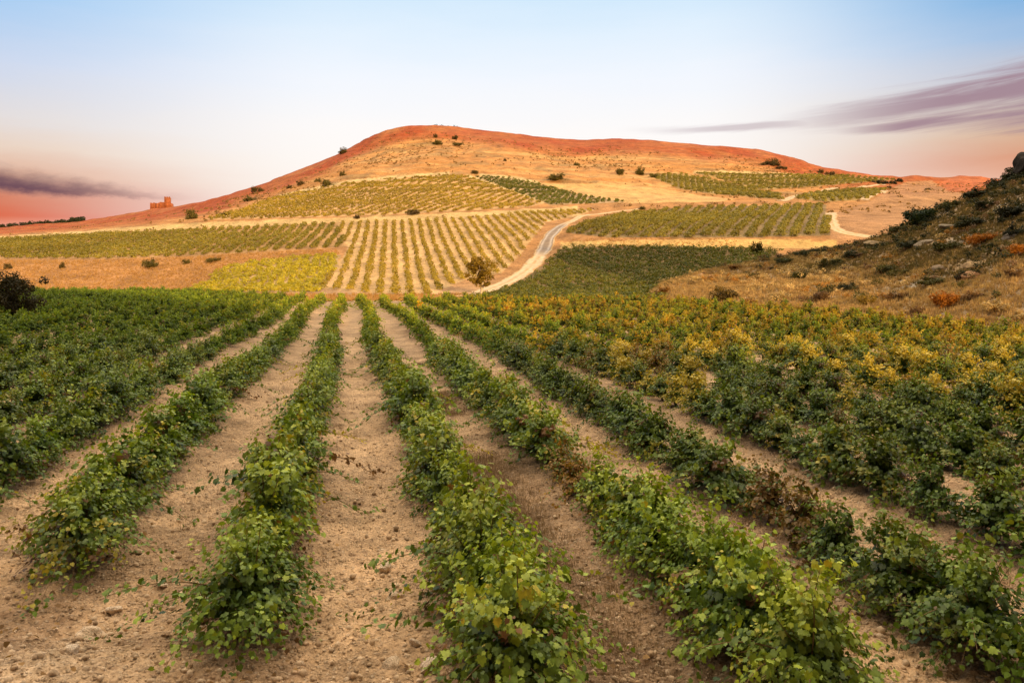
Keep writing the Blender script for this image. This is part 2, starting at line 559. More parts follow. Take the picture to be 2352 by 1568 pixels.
def mat_soil(name, fine=1.0, bumpd=0.03, pebble=True):
    m, t, b, out = base_mat(name)
    at = b.n('ShaderNodeAttribute', attribute_name='tint')
    tc = b.n('ShaderNodeTexCoord')
    P = tc.outputs['Object']
    n1 = b.noise(P, 0.9 * fine, 6, 0.62)
    n2 = b.noise(P, 7.0 * fine, 8, 0.68)
    n3 = b.noise(P, 38.0 * fine, 6, 0.65)
    k = b.math('ADD', b.math('MULTIPLY', n1, 0.55), b.math('ADD', b.math('MULTIPLY', n2, 0.55), b.math('MULTIPLY', n3, 0.55)))
    val = b.smooth(k, 0.58, 1.06, 0.42, 1.40)
    g = b.n('ShaderNodeCombineColor')
    for i in range(3):
        b.put(g.inputs[i], val)
    col = b.mix(1.0, at.outputs['Color'], g.outputs[0], 'MULTIPLY')
    h = b.math('ADD', b.math('MULTIPLY', n2, 1.0), b.math('MULTIPLY', n3, 0.45))
    if pebble:
        vo = b.n('ShaderNodeTexVoronoi')
        t.links.new(P, vo.inputs['Vector'])
        vo.inputs['Scale'].default_value = 17.0 * fine
        vo.inputs['Randomness'].default_value = 1.0
        clod = b.smooth(vo.outputs['Distance'], 0.55, 0.1)
        sep = b.n('ShaderNodeSeparateColor')
        t.links.new(vo.outputs['Color'], sep.inputs[0])
        pick = b.smooth(sep.outputs[0], 0.55, 0.75)
        cl = b.math('MULTIPLY', clod, pick)
        light = b.mix(b.math('MULTIPLY', cl, 0.35), col, (0.62, 0.50, 0.36, 1))
        col = light
        h = b.math('ADD', h, b.math('MULTIPLY', clod, 0.8))
        # reddish brown litter patches
        n4 = b.noise(P, 1.7, 5, 0.7)
        col = b.mix(b.math('MULTIPLY', b.smooth(n4, 0.55, 0.70), 0.45), col, (0.20, 0.115, 0.07, 1))
    bp = b.n('ShaderNodeBump')
    bp.inputs['Strength'].default_value = 1.0
    bp.inputs['Distance'].default_value = bumpd
    b.put(bp.inputs['Height'], h)
    pr = b.n('ShaderNodeBsdfPrincipled')
    t.links.new(col, pr.inputs['Base Color'])
    pr.inputs['Roughness'].default_value = 0.95
    pr.inputs['Specular IOR Level'].default_value = 0.1
    t.links.new(bp.outputs[0], pr.inputs['Normal'])
    t.links.new(pr.outputs[0], out.inputs[0])
    return m


def mat_leaf(name, trans=0.35, rough=0.5, spec=0.25, jitter=0.25):
    m, t, b, out = base_mat(name)
    at = b.n('ShaderNodeAttribute', attribute_name='tint')
    oi = b.n('ShaderNodeObjectInfo')
    col = b.mix(1.0, at.outputs['Color'], oi.outputs['Color'], 'MULTIPLY')
    geo = b.n('ShaderNodeTexCoord')
    n = b.noise(geo.outputs['Object'], 22.0, 3, 0.6)
    v = b.smooth(n, 0.25, 0.75, 1 - jitter, 1 + jitter)
    g = b.n('ShaderNodeCombineColor')
    for i in range(3):
        b.put(g.inputs[i], v)
    col = b.mix(1.0, col, g.outputs[0], 'MULTIPLY')
    pr = b.n('ShaderNodeBsdfPrincipled')
    t.links.new(col, pr.inputs['Base Color'])
    pr.inputs['Roughness'].default_value = rough
    pr.inputs['Specular IOR Level'].default_value = spec
    tr = b.n('ShaderNodeBsdfTranslucent')
    warm = b.mix(1.0, col, (1.35, 1.25, 0.55, 1), 'MULTIPLY')
    t.links.new(warm, tr.inputs['Color'])
    mx = b.n('ShaderNodeMixShader')
    mx.inputs[0].default_value = trans
    t.links.new(pr.outputs[0], mx.inputs[1])
    t.links.new(tr.outputs[0], mx.inputs[2])
    t.links.new(mx.outputs[0], out.inputs[0])
    return m


def mat_rough(name, scale=6.0, bumpd=0.03, lo=0.6, hi=1.35):
    m, t, b, out = base_mat(name)
    at = b.n('ShaderNodeAttribute', attribute_name='tint')
    oi = b.n('ShaderNodeObjectInfo')
    col = b.mix(1.0, at.outputs['Color'], oi.outputs['Color'], 'MULTIPLY')
    tc = b.n('ShaderNodeTexCoord')
    n = b.noise(tc.outputs['Object'], scale, 8, 0.65)
    v = b.smooth(n, 0.25, 0.75, lo, hi)
    g = b.n('ShaderNodeCombineColor')
    for i in range(3):
        b.put(g.inputs[i], v)
    col = b.mix(1.0, col, g.outputs[0], 'MULTIPLY')
    bp = b.n('ShaderNodeBump')
    bp.inputs['Distance'].default_value = bumpd
    b.put(bp.inputs['Height'], n)
    pr = b.n('ShaderNodeBsdfPrincipled')
    t.links.new(col, pr.inputs['Base Color'])
    pr.inputs['Roughness'].default_value = 0.9
    pr.inputs['Specular IOR Level'].default_value = 0.15
    t.links.new(bp.outputs[0], pr.inputs['Normal'])
    t.links.new(pr.outputs[0], out.inputs[0])
    return m


M_SOIL = mat_soil("vineyard_soil", 1.0, 0.035)
M_HILL = mat_soil("hill_earth", 0.22, 0.25, False)
M_SCRUBEARTH = mat_soil("scrub_earth", 0.6, 0.12, False)
M_LEAF = mat_leaf("vine_leaf", 0.2, 0.45, 0.3)
M_LEAF_FAR = mat_leaf("vine_leaf_distant", 0.3, 0.6, 0.15, 0.1)
M_SHRUB = mat_leaf("shrub_leaf", 0.25, 0.65, 0.1, 0.2)
M_GRASS = mat_leaf("dry_grass", 0.3, 0.7, 0.1, 0.15)
M_BARK = mat_rough("bark", 18.0, 0.01)
M_STONE = mat_rough("limestone", 7.0, 0.03)
M_WALL = mat_rough("ruin_masonry", 0.8, 0.1)
M_ROAD = mat_rough("track_surface", 1.2, 0.04, 0.75, 1.2)

# ------------------------------------------------------------------ the ground: near field and hill, one continuous sheet in two pieces
gu = np.concatenate([np.linspace(-12000, -420, 34), np.arange(-400, 2760, 5.0), np.linspace(2780, 13000, 34)])
vv_ = np.arange(1900, 694, -3.2)
gd = np.concatenate([np.linspace(-260, 0, 14), np.linspace(0.5, 5.6, 12), CAMH * F / (vv_ - VH)])
gd_far = np.concatenate([np.linspace(gd[-1], 260, 190), np.linspace(261.5, 620, 210), np.linspace(628, 3000, 26)])


def sheet(us, ds):
    uu, dd = np.meshgrid(us, ds)
    x = (uu - UC) / F * np.maximum(dd, 8.0)
    y = dd
    z = ground_z(x, y)
    nc, nr = len(us), len(ds)
    i, j = np.meshgrid(np.arange(nr - 1), np.arange(nc - 1), indexing='ij')
    f = np.stack([i * nc + j, i * nc + j + 1, (i + 1) * nc + j + 1, (i + 1) * nc + j], -1).reshape(-1, 4)
    return x.ravel(), y.ravel(), z.ravel(), f


ROWSP = 0.648 * CAMH


def row_coord(x, y):
    """row number across the near field: integer + 0.5 on a vine row, integer on a furrow"""
    return ((np.asarray(x) + 0.2021 * np.asarray(y)) / CAMH - 0.05) / 0.648


x, y, z, f = sheet(gu, gd)
rc = row_coord(x, y)
on = np.abs(rc - np.floor(rc) - 0.5)
clod = (fbm(x * 4.5, y * 4.5, 4, 71) - 0.5) * 0.12 + (fbm(x * 14, y * 14, 2, 75) - 0.5) * 0.08
fadeclod = (1 - sstep(y, 22, 60)) * sstep(y, 0, 5)
z = z + clod * fadeclod + 0.07 * np.cos(np.pi * np.clip(on * 2, 0, 1)) * (1 - sstep(y, 70, 100)) * sstep(y, 9, 14)
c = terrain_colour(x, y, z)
patch = fbm(x * 0.5, y * 0.25, 4, 81)
c = c * (0.62 + 0.72 * patch)[:, None]
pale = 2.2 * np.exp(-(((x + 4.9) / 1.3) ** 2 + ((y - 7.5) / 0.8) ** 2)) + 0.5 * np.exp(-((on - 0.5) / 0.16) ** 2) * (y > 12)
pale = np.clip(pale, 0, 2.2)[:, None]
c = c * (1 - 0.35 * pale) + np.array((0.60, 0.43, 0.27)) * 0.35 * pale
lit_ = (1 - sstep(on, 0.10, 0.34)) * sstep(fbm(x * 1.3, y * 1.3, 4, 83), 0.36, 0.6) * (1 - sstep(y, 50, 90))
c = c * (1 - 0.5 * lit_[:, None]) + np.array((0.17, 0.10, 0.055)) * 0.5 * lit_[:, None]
# dry weed litter along the furrow right of the middle one
wd = np.exp(-((rc - 1.0) / 0.28) ** 2) * sstep(fbm(x * 0.7, y * 0.45, 4, 85), 0.38, 0.58) * (1 - sstep(y, 30, 50))
c = c * (1 - 0.72 * wd[:, None]) + np.array((0.16, 0.10, 0.06)) * 0.72 * wd[:, None]
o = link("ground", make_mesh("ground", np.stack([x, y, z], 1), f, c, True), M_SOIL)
tag(o, "stony ochre soil of the vineyard between the vine rows", kind='structure')
near_last = z[-len(gu):]
x, y, z, f = sheet(gu, gd_far)
z[:len(gu)] = near_last
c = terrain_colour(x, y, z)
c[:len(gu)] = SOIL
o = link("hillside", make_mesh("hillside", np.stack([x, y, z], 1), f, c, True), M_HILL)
tag(o, "broad tan hill with red-tinted crest rising beyond the vineyards", kind='structure')

# ------------------------------------------------------------------ scrub slope on the right, joined to unseen hills added to cast shade
SU = np.array([1470, 1520, 1600, 1700, 1800, 1900, 1960, 2050, 2100, 2150, 2190, 2230, 2270, 2300, 2352, 2500, 2800, 3500, 5000], float)
SV = np.array([690, 655, 628, 608, 585, 573, 560, 533, 504, 482, 466, 452, 434, 413, 398, 345, 265, 205, 150], float)
SD0 = np.interp(SU, [1470, 1600, 1700, 1850, 2000, 2200, 2352, 2500, 2800, 3500, 5000], [108, 92, 82, 74, 67, 59, 53, 48, 41, 30, 20])
SD1 = np.interp(SU, [1470, 1600, 1700, 1800, 1900, 2050, 2200, 2352, 2500, 2800, 3500, 5000], [112, 118, 122, 124, 124, 120, 112, 104, 98, 88, 70, 55])
SZ1 = CAMH + (VH - SV) / F * SD1
SHADE_RIDGES = [  # unseen hills added to shade the field: (x, y, height) pairs, half width
    ((-27, -77, 44), (22.5, -50.5, 46), 37.0),
    ((84, 46, 42), (104, 74, 33), 22.0),
    ((84, 46, 30), (120, -20, 9), 26.0)]


def scrub_z(x, y, relief=True):
    x = np.asarray(x, float)
    y = np.asarray(y, float)
    yy = np.maximum(y, 6.0)
    u = UC + F * x / yy
    d0, d1, z1 = np.interp(u, SU, SD0), np.interp(u, SU, SD1), np.interp(u, SU, SZ1)
    t = (y - d0) / (d1 - d0)
    tt = np.clip(t, -0.2, 1)
    zin = z1 * np.where(tt > 0, 0.86 * tt + 0.14 * tt * tt, tt)
    back = np.clip((y - d1) / 45.0, 0, 1.2)
    zin = np.where(t > 1, z1 * (1 - back ** 2) - back * 0.5, zin)
    zin = np.where((u < 1470) | (y < 8), -1.0, zin)
    zo = np.full(x.shape, -1.0)
    for (ax, ay, ah), (bx, by, bh), hw in SHADE_RIDGES:
        dx, dy = bx - ax, by - ay
        s = np.clip(((x - ax) * dx + (y - ay) * dy) / (dx * dx + dy * dy), 0, 1)
        d = np.hypot(x - ax - s * dx, y - ay - s * dy)
        h = ah + s * (bh - ah)
        zo = np.maximum(zo, h * np.clip(1 - (d / hw) ** 2, 0, 1) ** 1.3 - 0.4)
    z = np.maximum(zin, zo)
    if relief:
        z = z + (fbm(x * 0.16, y * 0.16, 4, 91) - 0.5) * 1.5 * sstep(z, 0.2, 3.0) + (fbm(x * 0.8, y * 0.8, 3, 95) - 0.5) * 0.35 * sstep(z, 0.1, 1.0)
    return z


sx, sy = np.arange(-70, 150, 0.7), np.arange(-165, 190, 0.7)
xx, yy = np.meshgrid(sx, sy)
zz = scrub_z(xx, yy)
zz = np.maximum(zz, -1.2) + np.where(zz > 0, 0, base_z(xx, yy) * 0)
idx = np.arange(xx.size).reshape(xx.shape)
fq = np.stack([idx[:-1, :-1], idx[:-1, 1:], idx[1:, 1:], idx[1:, :-1]], -1)
keep = (np.maximum.reduce([zz[:-1, :-1], zz[:-1, 1:], zz[1:, 1:], zz[1:, :-1]]) > -0.6)
fq = fq[keep]
used, inv = np.unique(fq.ravel(), return_inverse=True)
X, Y, Z = xx.ravel()[used], yy.ravel()[used], zz.ravel()[used]
n1 = fbm(X * 0.12, Y * 0.12, 4, 101) - 0.2 * sstep(Z, 6.0, 1.5)
n2 = fbm(X * 0.5, Y * 0.5, 4, 105)
c = np.array((0.38, 0.265, 0.15)) * (0.6 + 0.8 * n2)[:, None]
c = c + sstep(n1, 0.5, 0.65)[:, None] * (np.array((0.13, 0.115, 0.05)) - c) * 0.8
c = c + sstep(fbm(X * 0.3, Y * 0.3, 3, 109), 0.62, 0.72)[:, None] * (np.array((0.40, 0.34, 0.26)) - c) * 0.8
o = link("scrub_hill", make_mesh("scrub_hill", np.stack([X, Y, Z], 1), inv.reshape(fq.shape), c, True), M_SCRUBEARTH)
tag(o, "steep scrubby slope of dry grass and rocks beside the vineyard", kind='structure')

# ------------------------------------------------------------------ dirt road winding up between the fields
def build_track(line, name, label, half, dmin=60, asphalt=False):
    pts = np.array([unproj(u_, v_, dmin)[:2] for u_, v_ in line])
    seg = np.concatenate([[0], np.cumsum(np.hypot(*np.diff(pts, axis=0).T))])
    ss = np.arange(0, seg[-1], 0.8)
    rx, ry = np.interp(ss, seg, pts[:, 0]), np.interp(ss, seg, pts[:, 1])
    kk = np.hanning(21)
    kk /= kk.sum()
    rx = np.convolve(np.pad(rx, 10, mode='edge'), kk, mode='valid')
    ry = np.convolve(np.pad(ry, 10, mode='edge'), kk, mode='valid')
    tx, ty = np.gradient(rx), np.gradient(ry)
    tl = np.hypot(tx, ty)
    nx, ny = ty / tl, -tx / tl
    off = np.linspace(-1, 1, 25)
    _u, v0 = proj(rx, ry, ground_z(rx, ry))
    w = half * (np.interp(v0, [478, 510, 525], [0.5, 0.6, 1.0]) if asphalt else 1.0)
    w = w * (0.82 + 0.5 * fbm(ss * 0.35, ss * 0 + half, 3, 7))
    OF = off[None, :] * np.broadcast_to(w, ss.shape)[:, None]
    RX = rx[:, None] + nx[:, None] * OF
    RY = ry[:, None] + ny[:, None] * OF
    ao = np.abs(off)[None, :]
    rut = np.exp(-((ao - 0.5) / 0.16) ** 2)
    RZ = ground_z(RX, RY) + 0.10 - 0.05 * rut - 0.08 * (ao > 0.95)
    g = fbm(RX * 0.9, RY * 0.9, 4, 33)
    pale = np.array((0.62, 0.46, 0.29))
    dry = np.array((0.44, 0.27, 0.115))
    verge = np.clip(sstep(ao + (g - 0.5) * 0.9, 0.72, 0.95) + 0.75 * (1 - sstep(ao, 0.10, 0.26)) * sstep(g, 0.35, 0.6), 0, 1)[..., None]
    c = pale * (0.8 + 0.4 * g)[..., None]
    c = c * (1 - verge) + dry * (0.8 + 0.4 * g)[..., None] * verge
    if asphalt:
        sec = (sstep(v0, 592, 572) * sstep(v0, 508, 522))[:, None, None] * (ao < 0.8)[..., None]
        grey = np.array((0.27, 0.205, 0.155)) * (0.8 + 0.4 * g)[..., None] + 0.20 * rut[..., None]
        c = c * (1 - sec) + grey * sec
    m_, k_ = RX.shape
    i, j = np.meshgrid(np.arange(m_ - 1), np.arange(k_ - 1), indexing='ij')
    f = np.stack([i * k_ + j, i * k_ + j + 1, (i + 1) * k_ + j + 1, (i + 1) * k_ + j], -1).reshape(-1, 4)
    o = link(name, make_mesh(name, np.stack([RX, RY, RZ], -1).reshape(-1, 3), f, c.reshape(-1, 3), True), M_ROAD)
    tag(o, label, kind='structure')
    return rx, ry


rx, ry = build_track(ROAD, "road", "pale dirt road winding up between the terraced vineyards", 1.6, 60, True)
build_track([(1909, 484), (1908, 500), (1915, 520), (1938, 536), (1990, 545), (2060, 546)], "track", "pale track curling round the end of the wide vineyard block", 1.5, 150)
build_track([(1790, 465), (1812, 460), (1836, 450), (1880, 438), (1960, 431), (2050, 428)], "track", "pale track above the small oval vineyard", 1.5, 200)
build_track([(1984, 466), (2000, 455), (2034, 440)], "track", "short pale track at the right end of the small oval vineyard", 1.3, 200)
ROADPTS = np.stack([rx, ry], 1)


def road_dist(x, y):
    d = np.full(np.shape(x), 1e9)
    for px, py in ROADPTS[::3]:
        d = np.minimum(d, np.hypot(x - px, y - py))
    return d


# ------------------------------------------------------------------ leaves
HALF = [(0, 0.02), (0.20, -0.15), (0.43, -0.04), (0.39, 0.12), (0.57, 0.31), (0.40, 0.43), (0.45, 0.63), (0.23, 0.64), (0.13, 0.86), (0, 1.0)]


def leaf_faces(Cn, N, T, S, col, kind):
    """lobed leaves ('lobed': two folded halves), or plain folded leaves ('kite')"""
    n = len(Cn)
    N = N / (np.linalg.norm(N, axis=1)[:, None] + 1e-9)
    T = T - (T * N).sum(1)[:, None] * N
    T = T / (np.linalg.norm(T, axis=1)[:, None] + 1e-9)
    W = np.cross(T, N)
    if kind == 'lobed':
        tm = []
        for s in (1, -1):
            for a, b in HALF:
                tm.append((s * a, b, -0.30 * a * a - 0.18 * b * b))
        tm = np.array(tm)
        nh = len(HALF)
        fc = np.array([list(range(nh)), list(range(2 * nh - 1, nh - 1, -1))])
    elif kind == 'five':
        tm = np.array([(0, 0, 0), (0.48, 0.2, -0.1), (0.3, 0.62, -0.12), (0, 1, -0.2), (-0.3, 0.62, -0.12), (-0.48, 0.2, -0.1)])
        fc = np.array([[0, 1, 2, 3], [0, 3, 4, 5]])
    else:
        tm = np.array([(0, 0, 0), (0.5, 0.5, -0.10), (0, 1, -0.15), (-0.5, 0.5, -0.10)])
        fc = np.array([[0, 1, 2, 3]])
    v = Cn[:, None, :] + S[:, None, None] * (tm[None, :, 0:1] * W[:, None, :] + (tm[None, :, 1:2] - 0.4) * T[:, None, :] + tm[None, :, 2:3] * N[:, None, :])
    m = len(tm)
    fa = (fc[None, :, :] + (np.arange(n) * m)[:, None, None]).reshape(-1, fc.shape[1])
    return v.reshape(-1, 3), fa, np.repeat(col, m, axis=0)


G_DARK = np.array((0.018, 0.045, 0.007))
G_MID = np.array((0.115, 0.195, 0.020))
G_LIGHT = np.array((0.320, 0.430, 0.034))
G_YEL = np.array((0.42, 0.36, 0.035))
G_BROWN = np.array((0.150, 0.085, 0.032))


def vine_points(rng, ncane, step, spread=1.0, height=1.0, trail=2):
    """positions, normals, tip directions and age (0 base .. 1 tip) of the leaves of one bush vine; also its canes"""
    C_, N_, T_, A_, K_, canes = [], [], [], [], [], []
    for k in range(ncane):
        ph = rng.uniform(0, 2 * math.pi)
        kr = rng.random()
        q = rng.random()
        if q < 0.34:
            el, L, droop = math.radians(rng.uniform(50, 86)), rng.uniform(0.50, 1.12), rng.uniform(0.10, 0.38)
        elif q < 0.66:
            el, L, droop = math.radians(rng.uniform(20, 52)), rng.uniform(0.60, 1.0), rng.uniform(0.30, 0.65)
        else:
            el, L, droop = math.radians(rng.uniform(-5, 22)), rng.uniform(0.55, 0.85), rng.uniform(0.30, 0.75)
        if k < trail:
            el, L, droop = math.radians(rng.uniform(15, 45)), rng.uniform(1.15, 1.65), rng.uniform(0.32, 0.5)
        h = np.array((math.cos(ph), math.sin(ph)))
        s = np.arange(0.10, L, step)
        wob = rng.uniform(-0.5, 0.5)
        r = s * math.cos(el) * spread
        zz_ = (0.30 + s * math.sin(el) - droop * s * s) * height
        zz_ = np.maximum(zz_, 0.05 + 0.03 * np.sin(9 * s + ph))
        hx = (0.74 if k >= trail else 1.0) * (h[0] * r - h[1] * wob * s * s * 0.4)
        hy = (1.15 if k >= trail else 1.0) * h[1] * r + h[0] * wob * s * s * 0.4
        P = np.stack([hx, hy, zz_], 1)
        canes.append(P)
        tan = np.gradient(P, axis=0) if len(P) > 1 else np.array([[h[0], h[1], 0.2]])
        tan /= np.linalg.norm(tan, axis=1)[:, None] + 1e-9
        n = len(s)
        for rep in range(2):
            side = np.cross(tan, (0, 0, 1.0))
            side /= np.linalg.norm(side, axis=1)[:, None] + 1e-6
            sg = np.where((np.arange(n) + rep) % 2 == 0, 1.0, -1.0)[:, None]
            out = side * sg + tan * 0.35 + rng.normal(0, 0.35, (n, 3))
            pos = P + out * rng.uniform(0.03, 0.09, (n, 1)) + np.array((0, 0, 0.02)) + rng.normal(0, 0.02, (n, 3))
            pos[:, 2] = np.maximum(pos[:, 2], 0.03)
            nrm = np.array((h[0] * 0.55, h[1] * 0.55, 0.8)) + rng.normal(0, 0.45, (n, 3))
            tip = out * 0.7 + np.array((h[0] * 0.5, h[1] * 0.5, -0.75)) + rng.normal(0, 0.25, (n, 3))
            keepm = rng.random(n) > 0.12
            C_.append(pos[keepm])
            N_.append(nrm[keepm])
            T_.append(tip[keepm])
            A_.append((s / L)[keepm])
            K_.append(np.full(int(keepm.sum()), kr))
    return np.concatenate(C_), np.concatenate(N_), np.concatenate(T_), np.concatenate(A_), np.concatenate(K_), canes


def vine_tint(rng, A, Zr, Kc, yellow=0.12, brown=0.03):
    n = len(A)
    t = np.clip(0.0 + 0.58 * A + 0.26 * (Zr - 0.5) + 0.34 * (Kc - 0.4) + rng.normal(0, 0.09, n), 0, 1)[:, None]  # old leaves darker, tips paler; inner shade and tip highlights also painted in
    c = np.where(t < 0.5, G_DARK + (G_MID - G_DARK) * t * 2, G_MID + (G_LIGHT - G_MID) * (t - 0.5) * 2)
    ky = (Kc * 7.3) % 1.0
    yy_ = np.clip((yellow * 1.6 - ky) * 6, 0, 1) * np.clip(A * 1.6 - 0.3, 0, 1) + (rng.random(n) < 0.15 * yellow)
    yy_ = np.clip(yy_, 0, 0.75)[:, None]
    c = c * (1 - yy_) + G_YEL * yy_
    kb = (Kc * 13.7) % 1.0
    bb = ((kb < brown * 1.5) | (rng.random(n) < 0.15 * brown))[:, None]
    c = np.where(bb, G_BROWN * rng.uniform(0.7, 1.3, (n, 1)), c)
    return c * rng.uniform(0.9, 1.1, (n, 1))


def vine_wood(rng, canes, every=1):
    mb = MB()
    hh = 0.36
    lean = rng.normal(0, 0.05, 2)
    zt = np.linspace(-0.06, hh, 6)
    pts_ = np.stack([lean[0] * zt / hh + rng.normal(0, 0.012, 6), lean[1] * zt / hh + rng.normal(0, 0.012, 6), zt], 1)
    mb.tube(pts_, np.array([0.075, 0.06, 0.05, 0.052, 0.06, 0.05]), 8, (0.13, 0.09, 0.065))
    for k in range(4):
        ph = k * 1.57 + rng.uniform(-0.4, 0.4)
        a = pts_[-1]
        e = a + np.array((math.cos(ph) * 0.2, math.sin(ph) * 0.2, 0.10))
        mid_ = (a + e) / 2 + np.array((0, 0, -0.02))
        mb.tube([a, mid_, e], [0.04, 0.032, 0.022], 6, (0.14, 0.10, 0.07))
    for P in canes[::every]:
        if len(P) > 3:
            q = np.concatenate([[pts_[-1] + (P[0] - pts_[-1]) * 0.3], P[::2]])
            mb.tube(q, np.linspace(0.009, 0.003, len(q)), 4, (0.20, 0.13, 0.06))
    return mb.mesh("trunk", True)


VINES = []            # (foliage mesh, trunk mesh) of the green kinds, then of the autumn kinds
for k in range(18):
    rng = np.random.default_rng(100 + k)
    gilt = k >= 15         # green plants with golden sun glints painted on the upper leaves
    autumn = 9 <= k < 12
    big = 12 <= k < 15          # the sprawling plants right in front
    Cn, N, T, A, Kc, canes = vine_points(rng, 150 if big else (74 if not autumn else 60), 0.034 if big else 0.036, 1.42 if big else rng.uniform(0.9, 1.05), 1.22 if big else rng.uniform(0.94, 1.2), 5 if big else int(rng.integers(1, 4)))
    S = np.clip((0.064 if big else 0.068) * np.exp(rng.normal(0, 0.30, len(A))), 0.03, 0.125) * (1.12 - 0.45 * A)
    if autumn:
        t_ = np.clip(0.45 * rng.random(len(A)) + 0.35 * A + rng.normal(0, 0.15, len(A)), 0, 1)[:, None]
        col = G_BROWN * (1 - t_) + np.array((0.36, 0.25, 0.05)) * t_
        gg = (rng.random(len(A)) < 0.22)[:, None]
        col = np.where(gg, G_MID, col) * rng.uniform(0.8, 1.2, (len(A), 1))
        kp = rng.random(len(A)) < 0.75
        Cn, N, T, S, A, col = Cn[kp], N[kp], T[kp], S[kp], A[kp], col[kp]
    else:
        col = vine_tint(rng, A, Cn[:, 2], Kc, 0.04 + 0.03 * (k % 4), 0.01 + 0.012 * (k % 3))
    if gilt:
        t_ = sstep(A + 0.5 * (Kc - 0.5) + 0.5 * (Cn[:, 2] - 0.6) + rng.normal(0, 0.10, len(A)), 0.38, 0.80)[:, None]
        col = col * (1 - t_) + np.array((0.44, 0.36, 0.04)) * rng.uniform(0.75, 1.15, (len(A), 1)) * t_
    v, fa, cc = leaf_faces(Cn, N, T, S, col, 'lobed')
    fm = make_mesh("foliage", v, fa, cc)
    fm.materials.append(M_LEAF)
    wm = vine_wood(rng, canes, 1 if autumn else 2)
    wm.materials.append(M_BARK)
    VINES.append((fm, wm))

LODS = []             # lighter leaf clouds for the distant part of the near field
for k in range(8):
    rng = np.random.default_rng(300 + k)
    lev = []
    for step, nc, sz in ((0.065, 42, 0.095), (0.085, 32, 0.13), (0.12, 24, 0.18)):
        Cn, N, T, A, Kc, _ = vine_points(rng, nc, step, rng.uniform(0.92, 1.08), rng.uniform(0.95, 1.2), 1)
        lev.append((Cn, N, T, A, Kc, rng.uniform(0.8, 1.15, len(A)) * sz))
    LODS.append(lev)


def near_end(u):
    """distance at which the near field's rows stop, by direction"""
    return np.interp(u, [-400, 0, 400, 520, 640, 800, 1000, 1080, 1470, 1600, 1700, 1850, 2000, 2200, 2352, 2500, 2800],
                     [139, 139, 140, 128, 112, 101, 99, 104, 98, 91, 81.5, 73, 66, 58, 52.5, 47, 40])


def autumn_glint_amount(x, y):  # share of autumn colour and of painted golden sun glints
    u = UC + F * x / y
    a = sstep(u, 1000, 1500) * sstep(y, 17, 34) * 0.56
    a = a + 0.35 * np.exp(-((u - 1250) / 160) ** 2) * sstep(y, 45, 70)
    return a * (0.5 + 1.0 * fbm(x * 0.12, y * 0.12, 3, 131))


plants = []           # x, y, row, number in the row
for row in range(-34, 42):
    sl = 0.05 + 0.648 * (row + 0.5)
    k_row = -row if row < 0 else row + 1
    if row < 0:
        y0 = 8.9 + 2.15 * (-row - 1)
    else:
        y0 = max(7.5 - 1.2 * row, 4.6)
    rng = np.random.default_rng(1000 + row)
    yy_ = y0
    num = 0
    while yy_ < 145:
        xp = -0.2021 * yy_ + sl * CAMH + 0.25 * math.sin(yy_ * 0.11 + row * 1.7) * min(1, yy_ / 30) + rng.normal(0, 0.07)
        up_ = UC + F * xp / yy_
        if yy_ > near_end(up_):
            break
        num += 1
        if -260 < up_ < 2620 and rng.random() > 0.02:
            plants.append((xp, yy_, row, num))
        yy_ += rng.uniform(1.0, 1.3) if -4 <= row <= 3 else rng.uniform(0.88, 1.12)
plants = [p for p in plants if scrub_z(np.array([p[0]]), np.array([p[1]]), False)[0] < 0.3]
zs = ground_z(np.array([p[0] for p in plants]), np.array([p[1] for p in plants]))
us, vs = proj([p[0] for p in plants], [p[1] for p in plants], zs)
inview = (us > -90) & (us < 2440) & (vs < 1760)
order = sorted([i for i in range(len(plants)) if inview[i]], key=lambda i: plants[i][1])
singles = set(order[:300])
ORD = "first second third fourth fifth sixth seventh eighth ninth tenth eleventh twelfth thirteenth fourteenth fifteenth sixteenth seventeenth eighteenth nineteenth twentieth".split()


def nth(n):
    if n <= 20:
        return ORD[n - 1]
    suf = {1: 'st', 2: 'nd', 3: 'rd'}.get(n % 10, 'th')
    return f"{n}{suf}"


SPECIAL = {}          # a few vines the photograph singles out by colour


def nearest_plant(u_, v_):
    x_, y_, _z = unproj(u_, v_)
    return min(order[:300], key=lambda i: (plants[i][0] - x_) ** 2 + (plants[i][1] - y_) ** 2)


for (u_, v_, kind_) in ((1290, 1140, 'brown'), (1345, 1110, 'brown'), (1870, 1260, 'brown'), (1745, 1200, 'brown'), (1900, 1010, 'brown'), (2050, 900, 'yellow'), (1480, 830, 'yellow'), (1930, 850, 'yellow')):
    SPECIAL[nearest_plant(u_, v_)] = kind_

